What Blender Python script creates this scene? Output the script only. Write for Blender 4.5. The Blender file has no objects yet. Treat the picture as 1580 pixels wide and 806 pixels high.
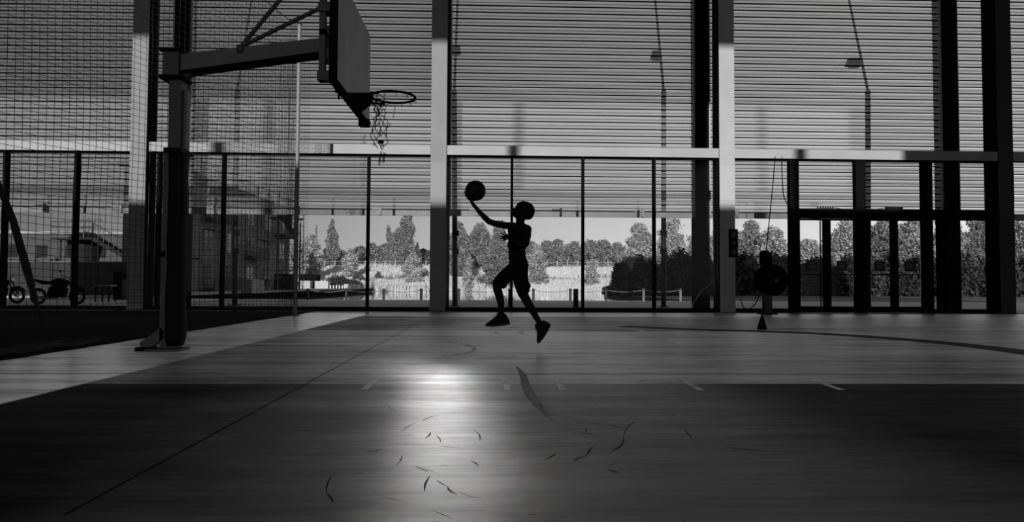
import bpy, bmesh, math, random
import numpy as np
from mathutils import Vector, Matrix, noise

random.seed(7); np.random.seed(7)
SC = bpy.context.scene
COL = SC.collection
R_ = math.radians

# ------------------------------------------------------------------ camera
CAM_LOC = Vector((0, 0, 0.8)); LENS = 24.0; F = 1580 * LENS / 36.0
CAM_ROT = Matrix.Rotation(R_(-1.9), 3, 'Z') @ Matrix.Rotation(R_(90 + 2.0), 3, 'X') @ Matrix.Rotation(R_(0.29), 3, 'Z')
cd = bpy.data.cameras.new('camera'); cd.lens = LENS; cd.sensor_width = 36; cd.clip_end = 1500
cam = bpy.data.objects.new('camera', cd); COL.objects.link(cam)
cam.matrix_world = Matrix.Translation(CAM_LOC) @ CAM_ROT.to_4x4()
SC.camera = cam

def at(px, py, Y):
    """world point on the plane y=Y measured off the photograph"""
    r = CAM_ROT @ Vector(((px - 790) / F, (403 - py) / F, -1))
    return CAM_LOC + r * (Y / r.y)
def fl(px, py, z=0.0):
    r = CAM_ROT @ Vector(((px - 790) / F, (403 - py) / F, -1))
    return CAM_LOC + r * ((z - CAM_LOC.z) / r.z)

# ------------------------------------------------------------------ light
SKY_STRENGTH = 1.28
SUN_STRENGTH = 3.8
SUN_DIR = Vector((0.082, 1.0, -0.232)).normalized()      # low evening sun from behind the photographer
w = bpy.data.worlds.new('sky'); SC.world = w; w.use_nodes = True
nt = w.node_tree; nt.nodes.clear()
tc = nt.nodes.new('ShaderNodeTexCoord'); sep = nt.nodes.new('ShaderNodeSeparateXYZ')
rmp = nt.nodes.new('ShaderNodeValToRGB'); bg = nt.nodes.new('ShaderNodeBackground'); ow = nt.nodes.new('ShaderNodeOutputWorld')
e = rmp.color_ramp.elements
e[0].position = 0.0; e[0].color = (.52, .52, .52, 1)
e[1].position = 1.0; e[1].color = (.10, .10, .10, 1)
for p_, c_ in ((.08, .44), (.2, .33), (.45, .2)):
    k_ = e.new(p_); k_.color = (c_, c_, c_, 1)
mx_ = nt.nodes.new('ShaderNodeMath'); mx_.operation = 'MULTIPLY_ADD'; mx_.inputs[1].default_value = 1.15; mx_.inputs[2].default_value = 1.0
clp = nt.nodes.new('ShaderNodeMath'); clp.operation = 'MAXIMUM'; clp.inputs[1].default_value = .3
ml_ = nt.nodes.new('ShaderNodeMath'); ml_.operation = 'MULTIPLY'; ml_.inputs[1].default_value = SKY_STRENGTH
nt.links.new(tc.outputs['Generated'], sep.inputs[0])
nt.links.new(sep.outputs['Z'], rmp.inputs[0]); nt.links.new(sep.outputs['X'], mx_.inputs[0])
nt.links.new(mx_.outputs[0], clp.inputs[0]); nt.links.new(clp.outputs[0], ml_.inputs[0]); nt.links.new(ml_.outputs[0], bg.inputs['Strength'])
nt.links.new(rmp.outputs[0], bg.inputs['Color']); nt.links.new(bg.outputs[0], ow.inputs[0])

sl = bpy.data.lights.new('sun', 'SUN'); sl.energy = SUN_STRENGTH; sl.angle = R_(0.53)
sun = bpy.data.objects.new('sun', sl); COL.objects.link(sun)
sun.rotation_euler = SUN_DIR.to_track_quat('-Z', 'Y').to_euler()

SC.view_settings.view_transform = 'Standard'; SC.view_settings.look = 'None'
SC.view_settings.exposure = 0.0; SC.view_settings.gamma = 1.0; SC.view_settings.use_curve_mapping = False
SC.cycles.max_bounces = 8; SC.cycles.transparent_max_bounces = 24
SC.cycles.blur_glossy = 0.0; SC.cycles.sample_clamp_indirect = 0.0; SC.cycles.sample_clamp_direct = 0.0

# ------------------------------------------------------------------ materials (all grey: the photograph is black and white)
MATS = {}
def mat(name, v, rough=.6, metal=0.0, var=0.0, scale=3.0, bump=0.0, spec=.5, stretch=None, island=0.0, trans=0.0):
    if name in MATS: return MATS[name]
    m = bpy.data.materials.new(name); m.use_nodes = True
    n = m.node_tree.nodes; l = m.node_tree.links; b = n['Principled BSDF']
    b.inputs['Base Color'].default_value = (v, v, v, 1)
    b.inputs['Roughness'].default_value = rough; b.inputs['Metallic'].default_value = metal
    b.inputs['Specular IOR Level'].default_value = spec
    if var or bump:
        t = n.new('ShaderNodeTexCoord'); mp = n.new('ShaderNodeMapping'); ns = n.new('ShaderNodeTexNoise')
        ns.inputs['Scale'].default_value = scale; ns.inputs['Detail'].default_value = 6
        if stretch: mp.inputs['Scale'].default_value = stretch
        l.new(t.outputs['Object'], mp.inputs[0]); l.new(mp.outputs[0], ns.inputs['Vector'])
        mr = n.new('ShaderNodeMapRange')
        mr.inputs[1].default_value = .3; mr.inputs[2].default_value = .7
        mr.inputs[3].default_value = v * (1 - var); mr.inputs[4].default_value = v * (1 + var)
        l.new(ns.outputs[0], mr.inputs[0])
        l.new(mr.outputs[0], b.inputs['Base Color'])
        if bump:
            bp = n.new('ShaderNodeBump'); bp.inputs['Strength'].default_value = bump
            l.new(ns.outputs[0], bp.inputs['Height']); l.new(bp.outputs[0], b.inputs['Normal'])
    if island:
        g = n.new('ShaderNodeNewGeometry'); mr = n.new('ShaderNodeMapRange')
        mr.inputs[3].default_value = v * (1 - island); mr.inputs[4].default_value = v * (1 + island)
        l.new(g.outputs['Random Per Island'], mr.inputs[0]); l.new(mr.outputs[0], b.inputs['Base Color'])
    if trans:
        tr = n.new('ShaderNodeBsdfTranslucent'); tr.inputs[0].default_value = (v, v, v, 1)
        mi = n.new('ShaderNodeMixShader'); mi.inputs[0].default_value = trans
        l.new(b.outputs[0], mi.inputs[1]); l.new(tr.outputs[0], mi.inputs[2])
        l.new(mi.outputs[0], n['Material Output'].inputs[0])
    MATS[name] = m
    return m

def reflector_mat(v=.26):
    m = bpy.data.materials.new('polished_cladding'); m.use_nodes = True
    n = m.node_tree.nodes; l = m.node_tree.links; n.remove(n['Principled BSDF'])
    d = n.new('ShaderNodeBsdfDiffuse'); d.inputs[0].default_value = (v, v, v, 1)
    g = n.new('ShaderNodeBsdfAnisotropic'); g.distribution = 'BECKMANN'; g.inputs['Roughness'].default_value = .085; g.inputs['Color'].default_value = (.15, .15, .15, 1)
    ad = n.new('ShaderNodeAddShader')
    l.new(d.outputs[0], ad.inputs[0]); l.new(g.outputs[0], ad.inputs[1]); l.new(ad.outputs[0], n['Material Output'].inputs[0])
    return m
def glass_mat():
    m = bpy.data.materials.new('window_glass'); m.use_nodes = True
    n = m.node_tree.nodes; l = m.node_tree.links; n.remove(n['Principled BSDF'])
    t = n.new('ShaderNodeBsdfTransparent'); t.inputs[0].default_value = (.93, .93, .93, 1)
    g = n.new('ShaderNodeBsdfAnisotropic'); g.distribution = 'BECKMANN'; g.inputs['Roughness'].default_value = .08; g.inputs[0].default_value = (.45, .45, .45, 1)
    fr = n.new('ShaderNodeFresnel'); fr.inputs[0].default_value = 1.33
    mi = n.new('ShaderNodeMixShader')
    l.new(fr.outputs[0], mi.inputs[0]); l.new(t.outputs[0], mi.inputs[1]); l.new(g.outputs[0], mi.inputs[2])
    l.new(mi.outputs[0], n['Material Output'].inputs[0])
    return m
GLASS = glass_mat(); REFL = reflector_mat(); REFL_L = reflector_mat(.42); REFL_D = reflector_mat(.07)  # L and D carry the same painted sun and shade as their pillars

BLACK = mat('black_paint', .006, .8, spec=.03)
DARK = mat('dark_steel', .02, .6, var=.2, spec=.15)
GREYP = mat('grey_painted_steel', .06, .45, var=.15)
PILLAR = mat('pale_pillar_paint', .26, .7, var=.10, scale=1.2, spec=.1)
BEAM = mat('pale_beam_paint', .38, .7, spec=.05, var=.08, scale=1.0)
SLAT = mat('translucent_slat', .80, .35, var=.05, scale=.8, stretch=(.3, 1, 4), trans=.74, spec=.4)
SLIP = mat('slat_lip', .03, .6, spec=.1)
def slat_mat():
    m = SLAT; n = m.node_tree.nodes; l = m.node_tree.links; o = n['Material Output']; src = o.inputs[0].links[0].from_socket
    t = n.new('ShaderNodeBsdfTransparent'); t.inputs[0].default_value = (.85, .85, .85, 1); mi = n.new('ShaderNodeMixShader'); mi.inputs[0].default_value = .46
    l.new(src, mi.inputs[1]); l.new(t.outputs[0], mi.inputs[2]); l.new(mi.outputs[0], o.inputs[0])
slat_mat()
RAIL = mat('shutter_rail_metal', .20, .5, var=.2)
FILLP = mat('translucent_back_panel', .26, .7, trans=.8, spec=.1)
WALLD = mat('dark_wall', .03, .8, var=.2)
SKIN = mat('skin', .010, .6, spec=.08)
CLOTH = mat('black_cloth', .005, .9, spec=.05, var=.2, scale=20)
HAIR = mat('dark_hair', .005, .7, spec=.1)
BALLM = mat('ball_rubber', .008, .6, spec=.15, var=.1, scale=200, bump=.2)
BOARD = mat('board_grey', .34, .5, var=.18, scale=2.0)
PAD = mat('black_padding', .005, .6, spec=.1)
CONC = mat('outdoor_concrete', .34, .8, var=.15, scale=.6)
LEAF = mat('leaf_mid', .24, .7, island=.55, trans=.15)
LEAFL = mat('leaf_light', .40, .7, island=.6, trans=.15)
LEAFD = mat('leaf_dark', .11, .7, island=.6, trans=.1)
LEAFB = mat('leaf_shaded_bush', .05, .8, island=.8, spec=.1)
BARK = mat('bark', .10, .9, var=.3)
REED = mat('dry_reed', .56, .8, island=.25)
MEADOW = mat('dry_meadow', .52, .9, var=.35, scale=.35, bump=.3)
WHITE = mat('white_paint', .6, .6)
BRICKW = mat('render_wall', .11, .85, var=.25, scale=1.0)
BLDG = mat('warehouse_wall', .07, .85, var=.1, scale=.5)
WINDK = mat('dark_window', .02, .15)
NETM = mat('net_cord', .012, .8)

# ------------------------------------------------------------------ mesh helpers
class MB:
    def __init__(s): s.v = []; s.f = []
    def add(s, vs, fs):
        o = len(s.v); s.v += [tuple(p) for p in vs]; s.f += [tuple(o + i for i in q) for q in fs]; return s
    def box(s, x0, x1, y0, y1, z0, z1, M=None):
        vs = [Vector(p) for p in ((x0,y0,z0),(x1,y0,z0),(x1,y1,z0),(x0,y1,z0),(x0,y0,z1),(x1,y0,z1),(x1,y1,z1),(x0,y1,z1))]
        if M: vs = [M @ p for p in vs]
        return s.add(vs, [(0,3,2,1),(4,5,6,7),(0,1,5,4),(1,2,6,5),(2,3,7,6),(3,0,4,7)])
    def bar(s, a, b, wd, ht=None, up=(0,0,1)):
        """box along a-b"""
        a = Vector(a); b = Vector(b); ht = ht or wd
        d = (b - a).normalized(); u = Vector(up)
        if abs(d.dot(u)) > .98: u = Vector((0, 1, 0))
        r = d.cross(u).normalized(); u = r.cross(d)
        vs = []
        for p in (a, b):
            for i, j in ((-1,-1),(1,-1),(1,1),(-1,1)):
                vs.append(p + r * (i * wd / 2) + u * (j * ht / 2))
        return s.add(vs, [(0,1,2,3),(7,6,5,4),(0,4,5,1),(1,5,6,2),(2,6,7,3),(3,7,4,0)])
    def tube(s, pts, rad, n=8, cap=True, closed=False):
        pts = [Vector(p) for p in pts]; m = len(pts)
        if not hasattr(rad, '__len__'): rad = [rad] * m
        o = []; N = None
        for i, p in enumerate(pts):
            if closed: d = pts[(i+1) % m] - pts[i-1]
            else: d = pts[min(i+1, m-1)] - pts[max(i-1, 0)]
            d.normalize()
            if N is None:
                N = d.cross(Vector((0, 0, 1)))
                if N.length < .05: N = d.cross(Vector((0, 1, 0)))
            N = (N - d * N.dot(d)).normalized(); B = d.cross(N)
            for k in range(n):
                a = 2 * math.pi * k / n
                o.append(p + (N * math.cos(a) + B * math.sin(a)) * rad[i])
        fs = []
        for i in range(m if closed else m - 1):
            j = (i + 1) % m
            for k in range(n):
                k2 = (k + 1) % n
                fs.append((i*n+k, i*n+k2, j*n+k2, j*n+k))
        if cap and not closed:
            fs.append(tuple(range(n))[::-1]); fs.append(tuple((m-1)*n + k for k in range(n)))
        return s.add(o, fs)
    def lathe(s, prof, c, axis='Z', n=24):
        c = Vector(c); vs = []
        for r, h in prof:
            for k in range(n):
                a = 2 * math.pi * k / n; x, y = r * math.cos(a), r * math.sin(a)
                vs.append(c + (Vector((x, y, h)) if axis == 'Z' else Vector((x, h, y)) if axis == 'Y' else Vector((h, x, y))))
        fs = []
        for i in range(len(prof) - 1):
            for k in range(n):
                k2 = (k + 1) % n; fs.append((i*n+k, i*n+k2, (i+1)*n+k2, (i+1)*n+k))
        fs.append(tuple(range(n))[::-1]); fs.append(tuple((len(prof)-1)*n + k for k in range(n)))
        return s.add(vs, fs)
    def ell(s, c, r, n=16, M=None):
        c = Vector(c); vs = []; m = n // 2 + 1
        for i in range(m + 1):
            t = math.pi * i / m
            for k in range(n):
                a = 2 * math.pi * k / n
                p = Vector((r[0]*math.sin(t)*math.cos(a), r[1]*math.sin(t)*math.sin(a), r[2]*math.cos(t)))
                vs.append(c + (M @ p if M else p))
        fs = []
        for i in range(m):
            for k in range(n):
                k2 = (k + 1) % n; fs.append((i*n+k, (i+1)*n+k, (i+1)*n+k2, i*n+k2))
        return s.add(vs, fs)
    def prism(s, poly, y0, y1):
        """poly of (x,z) points extruded along Y"""
        n = len(poly)
        vs = [(x, y0, z) for x, z in poly] + [(x, y1, z) for x, z in poly]
        return s.add(vs, [tuple(range(n)), tuple(range(2*n-1, n-1, -1))] + [(i, n+i, n+(i+1) % n, (i+1) % n) for i in range(n)])
    def build(s, name, m, parent=None, smooth=False, bevel=0):
        me = bpy.data.meshes.new(name); me.from_pydata([tuple(p) for p in s.v], [], s.f)
        me.validate(); me.update()
        bm = bmesh.new(); bm.from_mesh(me); bmesh.ops.recalc_face_normals(bm, faces=bm.faces)
        bm.to_mesh(me); bm.free()
        me.materials.append(m)
        o = bpy.data.objects.new(name, me); COL.objects.link(o)
        if smooth:
            for p in me.polygons: p.use_smooth = True
        if bevel:
            b = o.modifiers.new('bevel', 'BEVEL'); b.width = bevel; b.segments = 2; b.limit_method = 'ANGLE'
        if parent:
            o.parent = parent
            o.matrix_parent_inverse = parent_world(parent).inverted()
        return o
def parent_world(p):
    M = Matrix.Translation(p.location) @ p.rotation_euler.to_matrix().to_4x4()
    if p.parent: M = parent_world(p.parent) @ p.matrix_parent_inverse @ M
    return M
def tag(o, label=None, cat=None, group=None, kind=None):
    if label: o['label'] = label
    if cat: o['category'] = cat
    if group: o['group'] = group
    if kind: o['kind'] = kind
    return o
def empty(name, loc, label=None, cat=None, group=None, kind=None):
    o = bpy.data.objects.new(name, None); COL.objects.link(o); o.location = Vector(loc); o.empty_display_size = .1
    return tag(o, label, cat, group, kind)
def struct(o): o['kind'] = 'structure'; return o
def share(src, parent, offset, name=None):
    """copy of a part sharing its mesh, moved by offset"""
    o = src.copy(); COL.objects.link(o); o.parent = parent
    o.matrix_parent_inverse = src.matrix_parent_inverse.copy()
    o.location = src.location + Vector(offset)
    return o
def copy_tree(o, parent=None):
    c = o.copy(); COL.objects.link(c)
    if parent: c.parent = parent
    for ch in [x for x in list(COL.objects) if x.parent == o]: copy_tree(ch, c)
    return c
def np_mesh(name, V, Fq, m, parent=None):
    me = bpy.data.meshes.new(name)
    V = np.asarray(V, dtype=np.float32); Fq = np.asarray(Fq, dtype=np.int32); k = Fq.shape[1]
    me.vertices.add(len(V)); me.vertices.foreach_set('co', V.ravel())
    me.loops.add(Fq.size); me.loops.foreach_set('vertex_index', Fq.ravel())
    me.polygons.add(len(Fq)); me.polygons.foreach_set('loop_start', np.arange(0, Fq.size, k, dtype=np.int32))
    me.polygons.foreach_set('loop_total', np.full(len(Fq), k, dtype=np.int32))
    me.update(calc_edges=True); me.materials.append(m)
    o = bpy.data.objects.new(name, me); COL.objects.link(o)
    if parent:
        o.parent = parent; o.matrix_parent_inverse = parent_world(parent).inverted()
    return o

# ------------------------------------------------------------------ the hall: floor
YW = 20.0           # inner glazed wall
YS = 23.6           # louvred shutters
H = 16.0
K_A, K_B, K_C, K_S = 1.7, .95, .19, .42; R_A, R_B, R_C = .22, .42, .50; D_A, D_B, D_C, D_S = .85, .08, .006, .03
def floor_mat():
    m = bpy.data.materials.new('worn_court_floor'); m.use_nodes = True
    n = m.node_tree.nodes; l = m.node_tree.links; b = n['Principled BSDF']
    t = n.new('ShaderNodeTexCoord'); sp = n.new('ShaderNodeSeparateXYZ'); l.new(t.outputs['Object'], sp.inputs[0])
    def math_(op, a, b_=None, c_=None):
        k = n.new('ShaderNodeMath'); k.operation = op
        for i, q in enumerate((a, b_, c_)):
            if q is None: continue
            if isinstance(q, (int, float)): k.inputs[i].default_value = q
            else: l.new(q, k.inputs[i])
        return k.outputs[0]
    def nz(scale, st, det=6):
        mp = n.new('ShaderNodeMapping'); mp.inputs['Scale'].default_value = st; l.new(t.outputs['Object'], mp.inputs[0])
        q = n.new('ShaderNodeTexNoise'); q.inputs['Scale'].default_value = scale; q.inputs['Detail'].default_value = det
        l.new(mp.outputs[0], q.inputs['Vector']); return q.outputs[0]
    x, y = sp.outputs['X'], sp.outputs['Y']
    wob = math_('MULTIPLY', nz(1.5, (1, 1, 1)), .03)
    xw = math_('ADD', x, wob); yw = math_('ADD', y, wob)
    def step(v, c_, wd=.012):
        mr = n.new('ShaderNodeMapRange'); mr.inputs[1].default_value = c_ - wd; mr.inputs[2].default_value = c_ + wd
        l.new(v, mr.inputs[0]); return mr.outputs[0]
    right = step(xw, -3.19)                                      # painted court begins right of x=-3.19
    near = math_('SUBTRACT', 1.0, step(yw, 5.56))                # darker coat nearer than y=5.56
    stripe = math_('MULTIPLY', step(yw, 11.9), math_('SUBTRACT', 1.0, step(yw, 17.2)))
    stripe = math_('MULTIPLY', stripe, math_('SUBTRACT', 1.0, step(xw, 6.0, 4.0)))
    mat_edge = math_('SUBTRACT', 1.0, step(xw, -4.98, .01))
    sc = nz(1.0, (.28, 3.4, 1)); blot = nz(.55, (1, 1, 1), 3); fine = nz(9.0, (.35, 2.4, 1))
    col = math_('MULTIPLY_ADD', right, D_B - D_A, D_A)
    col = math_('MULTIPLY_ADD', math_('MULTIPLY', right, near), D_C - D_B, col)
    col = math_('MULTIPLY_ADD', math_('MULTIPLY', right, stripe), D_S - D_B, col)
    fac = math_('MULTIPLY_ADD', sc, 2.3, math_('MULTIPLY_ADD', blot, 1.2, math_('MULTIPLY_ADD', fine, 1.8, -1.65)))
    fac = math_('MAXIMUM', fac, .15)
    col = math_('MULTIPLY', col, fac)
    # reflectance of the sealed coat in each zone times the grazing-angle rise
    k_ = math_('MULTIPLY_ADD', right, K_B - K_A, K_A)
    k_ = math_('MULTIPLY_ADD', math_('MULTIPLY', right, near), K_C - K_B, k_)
    # central light glow put into the floor as extra reflectance and lighter colour
    glow_x = math_('ABSOLUTE', math_('ADD', math_('SUBTRACT', x, .15), math_('MULTIPLY', math_('SUBTRACT', blot, .5), 1.6)))
    glow = n.new('ShaderNodeMapRange'); glow.interpolation_type = 'SMOOTHSTEP'; glow.inputs[1].default_value = .2; glow.inputs[2].default_value = 2.4; glow.inputs[3].default_value = 1; glow.inputs[4].default_value = 0
    l.new(glow_x, glow.inputs[0])
    k_ = math_('MULTIPLY_ADD', math_('MULTIPLY', glow.outputs[0], near), .80, k_)
    k_ = math_('MULTIPLY_ADD', math_('MULTIPLY', glow.outputs[0], math_('SUBTRACT', 1.0, near)), .40, k_)
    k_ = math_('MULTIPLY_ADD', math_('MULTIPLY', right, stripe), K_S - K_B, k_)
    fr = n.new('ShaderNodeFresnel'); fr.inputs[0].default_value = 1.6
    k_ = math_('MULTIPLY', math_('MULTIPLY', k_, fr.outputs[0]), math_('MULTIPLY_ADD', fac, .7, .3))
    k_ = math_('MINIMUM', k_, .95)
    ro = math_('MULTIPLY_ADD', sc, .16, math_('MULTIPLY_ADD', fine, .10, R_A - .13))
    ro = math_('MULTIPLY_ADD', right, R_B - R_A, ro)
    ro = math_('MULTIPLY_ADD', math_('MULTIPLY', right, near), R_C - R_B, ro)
    col = math_('MULTIPLY_ADD', math_('MULTIPLY', glow.outputs[0], right), .20, col)  # pool of light in the middle painted into the base colour
    df = n.new('ShaderNodeBsdfDiffuse'); gs = n.new('ShaderNodeBsdfAnisotropic'); gs.distribution = 'GGX'
    l.new(col, df.inputs[0]); l.new(ro, gs.inputs['Roughness']); l.new(k_, gs.inputs['Color'])
    ad = n.new('ShaderNodeAddShader'); l.new(df.outputs[0], ad.inputs[0]); l.new(gs.outputs[0], ad.inputs[1])
    l.new(ad.outputs[0], n['Material Output'].inputs[0])
    bp = n.new('ShaderNodeBump'); bp.inputs['Strength'].default_value = .22; bp.inputs['Distance'].default_value = .01
    l.new(fine, bp.inputs['Height']); l.new(bp.outputs[0], gs.inputs['Normal'])
    n.remove(b)
    return m
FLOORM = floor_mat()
XL, XR, YB = -24.0, 26.0, -10.0
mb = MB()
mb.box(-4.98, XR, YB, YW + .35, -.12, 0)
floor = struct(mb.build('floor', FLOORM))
# ragged black matting along the left of the court
mb = MB(); ys = np.linspace(YB + .02, YW - .08, 200)
vs = []; fs = []
for i, yy in enumerate(ys):
    r = -4.98 + .05 * noise.noise(Vector((yy * 2.2, 0, 3))) + .03 * noise.noise(Vector((yy * 9, 0, 1)))
    vs += [(XL + .02, yy, -.12), (XL + .02, yy, .012), (r, yy, .012), (r + .01, yy, -.02)]
for i in range(len(ys) - 1):
    for k in range(3):
        fs.append((i*4+k, i*4+k+1, i*4+k+5, i*4+k+4))
mb.add(vs, fs)
matting = mb.build('rubber_matting', mat('black_matting', .004, .95, var=.3, spec=.1))
tag(matting, 'black ragged-edged matting covering the ground left of the court', 'matting')
# gathered fabric rolls along the matting edge at the far left
mb = MB()
for off, r in ((0, .035), (.16, .028), (.34, .03)):
    mb.tube([(-5.15 - off + .03 * math.sin(yy * 3 + off * 9), yy, .03 + .012 * math.sin(yy * 7)) for yy in np.linspace(5.2, 9.2, 40)], r, 6)
nr = mb.build('rolled_net_hem', NETM, matting)
# joint in the slab
a, b_ = fl(100, 795), fl(655, 493)
mb = MB(); mb.bar((a.x, a.y, .0005), (b_.x, b_.y, .0005), .007, .003)
mb.build('expansion_joint', BLACK, floor)
mb = MB(); mb.box(-4.9, 12, 6.15, 6.165, -.001, .0015)
mb.build('expansion_joint', mat('joint_shadow', .02, .8), floor)  # plain dark colour of the cross joint

LINE = mat('worn_white_line', .85, .4, spec=1.0, var=.45, scale=6)
LINED = mat('dark_court_line', .006, .7, var=.3, scale=3, spec=.15)
LINEF = mat('faint_court_line', .6, .4, spec=1.0, var=.5, scale=3)
def strip(pa, pb, wd, m, name='painted_line'):
    a = fl(*pa); b = fl(*pb); k = MB()
    k.bar((a.x, a.y, .001), (b.x, b.y, .001), wd, .003); return k.build(name, m, floor)
for pa, pb, wd in (((580, 587), (561, 602), .05), ((779, 585), (783, 602), .05), ((858, 585), (868, 602), .05),
                   ((1045, 583), (1082, 603), .05), ((1252, 586), (1298, 602), .05),
                   ((765, 512), (767, 515.5), .07), ((803, 512), (806, 515.5), .07), ((1008, 512.5), (1014, 515), .07),
                   ((880, 514), (908, 514), .04)):
    strip(pa, pb, wd, LINE)
def arc(pts, wd, m, taper=False):
    P = [fl(*p) for p in pts]; k = MB(); vs = []
    Q = []
    for i in range(len(P) - 1):
        p0, p1, p2, p3 = P[max(i-1, 0)], P[i], P[i+1], P[min(i+2, len(P)-1)]
        for t in np.linspace(0, 1, 10, endpoint=False):
            Q.append(.5 * ((2*p1) + (p2-p0)*t + (2*p0-5*p1+4*p2-p3)*t*t + (3*p1-p0-3*p2+p3)*t*t*t))
    Q.append(P[-1]); N = len(Q)
    for i, q in enumerate(Q):
        d = (Q[min(i+1, N-1)] - Q[max(i-1, 0)]).normalized(); s_ = Vector((-d.y, d.x, 0)) * wd / 2 * (math.sin(math.pi * (i + .5) / N) ** .6 * (1 + .3*noise.noise(Vector((i*.3, 0, 0)))) if taper else 1)
        vs += [(q.x + s_.x, q.y + s_.y, .0016), (q.x - s_.x, q.y - s_.y, .0016)]
    k.add(vs, [(2*i, 2*i+1, 2*i+3, 2*i+2) for i in range(N-1)])
    return k.build('painted_line', m, floor)
arc([(690, 527), (722, 533), (732, 540), (716, 546), (680, 551)], .06, LINEF)
arc([(960, 504), (1080, 509), (1240, 514), (1380, 523), (1500, 534), (1640, 552)], .5, LINED)
arc([(985, 509), (1010, 518), (1040, 530)], .06, LINEF)
arc([(797, 566), (806, 578), (811, 594), (819, 611), (832, 628), (848, 642)], .075, mat('floor_stain', .05, .45, var=.6, scale=6, spec=.9), True)
# rubber scuffs left by shoes: individual marks
SC_P = [((648,651),(620,668)),((680,640),(650,652)),((675,689),(712,692)),((832,622),(838,640)),((838,640),(850,648)),
        ((870,642),(930,656)),((930,656),(975,664)),((990,645),(962,675)),((962,675),(938,700)),((673,742),(690,752)),
        ((690,752),(706,765)),((664,735),(655,760)),((708,760),(730,768)),((620,703),(610,720)),((1055,664),(1070,680)),
        ((915,690),(905,704)),((905,704),(885,712)),((598,625),(612,636)),((600,611),(616,613)),((712,594),(730,598)),
        ((512,735),(504,762)),((504,762),(514,778)),((470,645),(500,638)),((730,664),(740,682)),((565,700),(590,694)),
        ((655,678),(664,668)),((672,672),(680,684)),((903,662),(905,669)),((1195,663),(1215,672)),((860,700),(838,712)),
        ((1115,690),(1170,696)),((935,725),(958,731)),((640,720),(662,730)),((725,712),(738,720)),((775,640),(800,644)),
        ((540,607),(556,612)),((986,590),(1000,587)),((1075,604),(1100,608))]
k = MB()
for i, (pa, pb) in enumerate(SC_P):
    a, b = fl(*pa), fl(*pb); n_ = 7; wmax = random.uniform(.003, .009); d = (b - a); s_ = Vector((-d.y, d.x, 0)).normalized(); bow = random.uniform(-.08, .08) * d.length
    vs = []
    for j in range(n_):
        t = j / (n_ - 1); p = a + d * t + s_ * bow * math.sin(math.pi * t); wd = wmax * (.25 + math.sin(math.pi * t)) * .5
        vs += [(p.x + s_.x*wd, p.y + s_.y*wd, .0022), (p.x - s_.x*wd, p.y - s_.y*wd, .0022)]
    k.add(vs, [(2*j, 2*j+1, 2*j+3, 2*j+2) for j in range(n_-1)])
for i in range(220):
    x_ = random.gauss(.1, 1.3); y_ = random.uniform(2.2, 8); L = random.uniform(.03, .16); a_ = random.gauss(0, .6); wd = random.uniform(.001, .003)
    d = Vector((math.cos(a_), math.sin(a_), 0)) * L; s_ = Vector((-d.y, d.x, 0)).normalized() * wd; p = Vector((x_, y_, 0))
    k.add([(p.x, p.y, .002), (p.x + d.x/2 + s_.x, p.y + d.y/2 + s_.y, .002), (p.x + d.x, p.y + d.y, .002), (p.x + d.x/2 - s_.x, p.y + d.y/2 - s_.y, .002)], [(0, 1, 2, 3)])
sm = k.build('scuff_mark', mat('rubber_scuff', .010, .7, spec=.15), floor); sm['kind'] = 'stuff'

# ------------------------------------------------------------------ hall shell behind and beside the camera
struct(MB().box(XL, XR, YB, YS + .5, H, H + .3).build('ceiling', WALLD))
struct(MB().box(XL - .3, XL, YB, YW, -.1, H).build('wall_left', WALLD))
struct(MB().box(XR, XR + .3, YB, YW, -.1, H).build('wall_right', WALLD))
# back wall: a high open band lets the evening sun in, posts stand in it, it is solid on the right
zlo, zhi = 10.12, 15.0
struct(MB().add([(XL, YB, -.1), (XR, YB, -.1), (XR, YB, zlo), (XL, YB, zlo)], [(0, 1, 2, 3)]).build('window_back', FILLP))  # unseen translucent panel, added as ambient fill for the hall
struct(MB().box(XL, XR, YB - .3, YB - .02, zlo - .3, zlo).box(XL, XR, YB - .3, YB, zhi, H).box(9.94, XR, YB - .3, YB, zlo, zhi).build('wall_back', WALLD))
for i in range(3):
    xx = -1.78 + 8.6 * (i - 1)
    o = MB().box(xx - .17, xx + .17, YB - .28, YB - .02, zlo, zhi).build('trim_%d' % (i + 1), DARK); struct(o)

# ------------------------------------------------------------------ inner pillars
def pillar(pxc, label, wd=.46, depth=.62, pm=None):
    p = at(pxc, 440, YW); root = empty('pillar', (p.x, YW, 0), label, 'pillar')
    MB().box(p.x - wd/2, p.x + wd/2, YW, YW + .02, 0, H - .02).build('front_flange', pm or PILLAR, root)
    MB().box(p.x - wd/2 + .002, p.x + wd/2 - .002, YW - .012, YW, 3.34, 4.4).build('lower_cladding', REFL_L if pm and pxc < 1300 else REFL_D if pm else REFL, root)  # added reflector strip that bounces the sun onto the floor
    MB().box(p.x - .012, p.x + .012, YW + .02, YW + depth - .02, 0, H - .02).box(p.x - wd/2, p.x - wd/2 + .02, YW + .02, YW + depth - .02, 0, H - .02).box(p.x + wd/2 - .02, p.x + wd/2, YW + .02, YW + depth - .02, 0, H - .02).build('web', BLACK, root)
    MB().box(p.x - wd/2, p.x + wd/2, YW + depth - .02, YW + depth, 0, H - .02).build('rear_flange', BLACK, root)
    MB().box(p.x - wd/2 - .04, p.x + wd/2 + .04, YW - .03, YW + depth + .03, 0, .03).build('base_plate', DARK, root)
    return root, p.x
P1, x1 = pillar(208, 'pale steel pillar at left behind the netting')
P2, x2 = pillar(675, 'pale steel pillar between the hoop and the leaping player')
P3, x3 = pillar(1123, 'pale steel pillar with a dark button panel', pm=mat('light_pillar_paint', .42, .7, var=.1, scale=1.2, spec=.1))  # stronger sunlight on this pillar is put into its lighter colour
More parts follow.
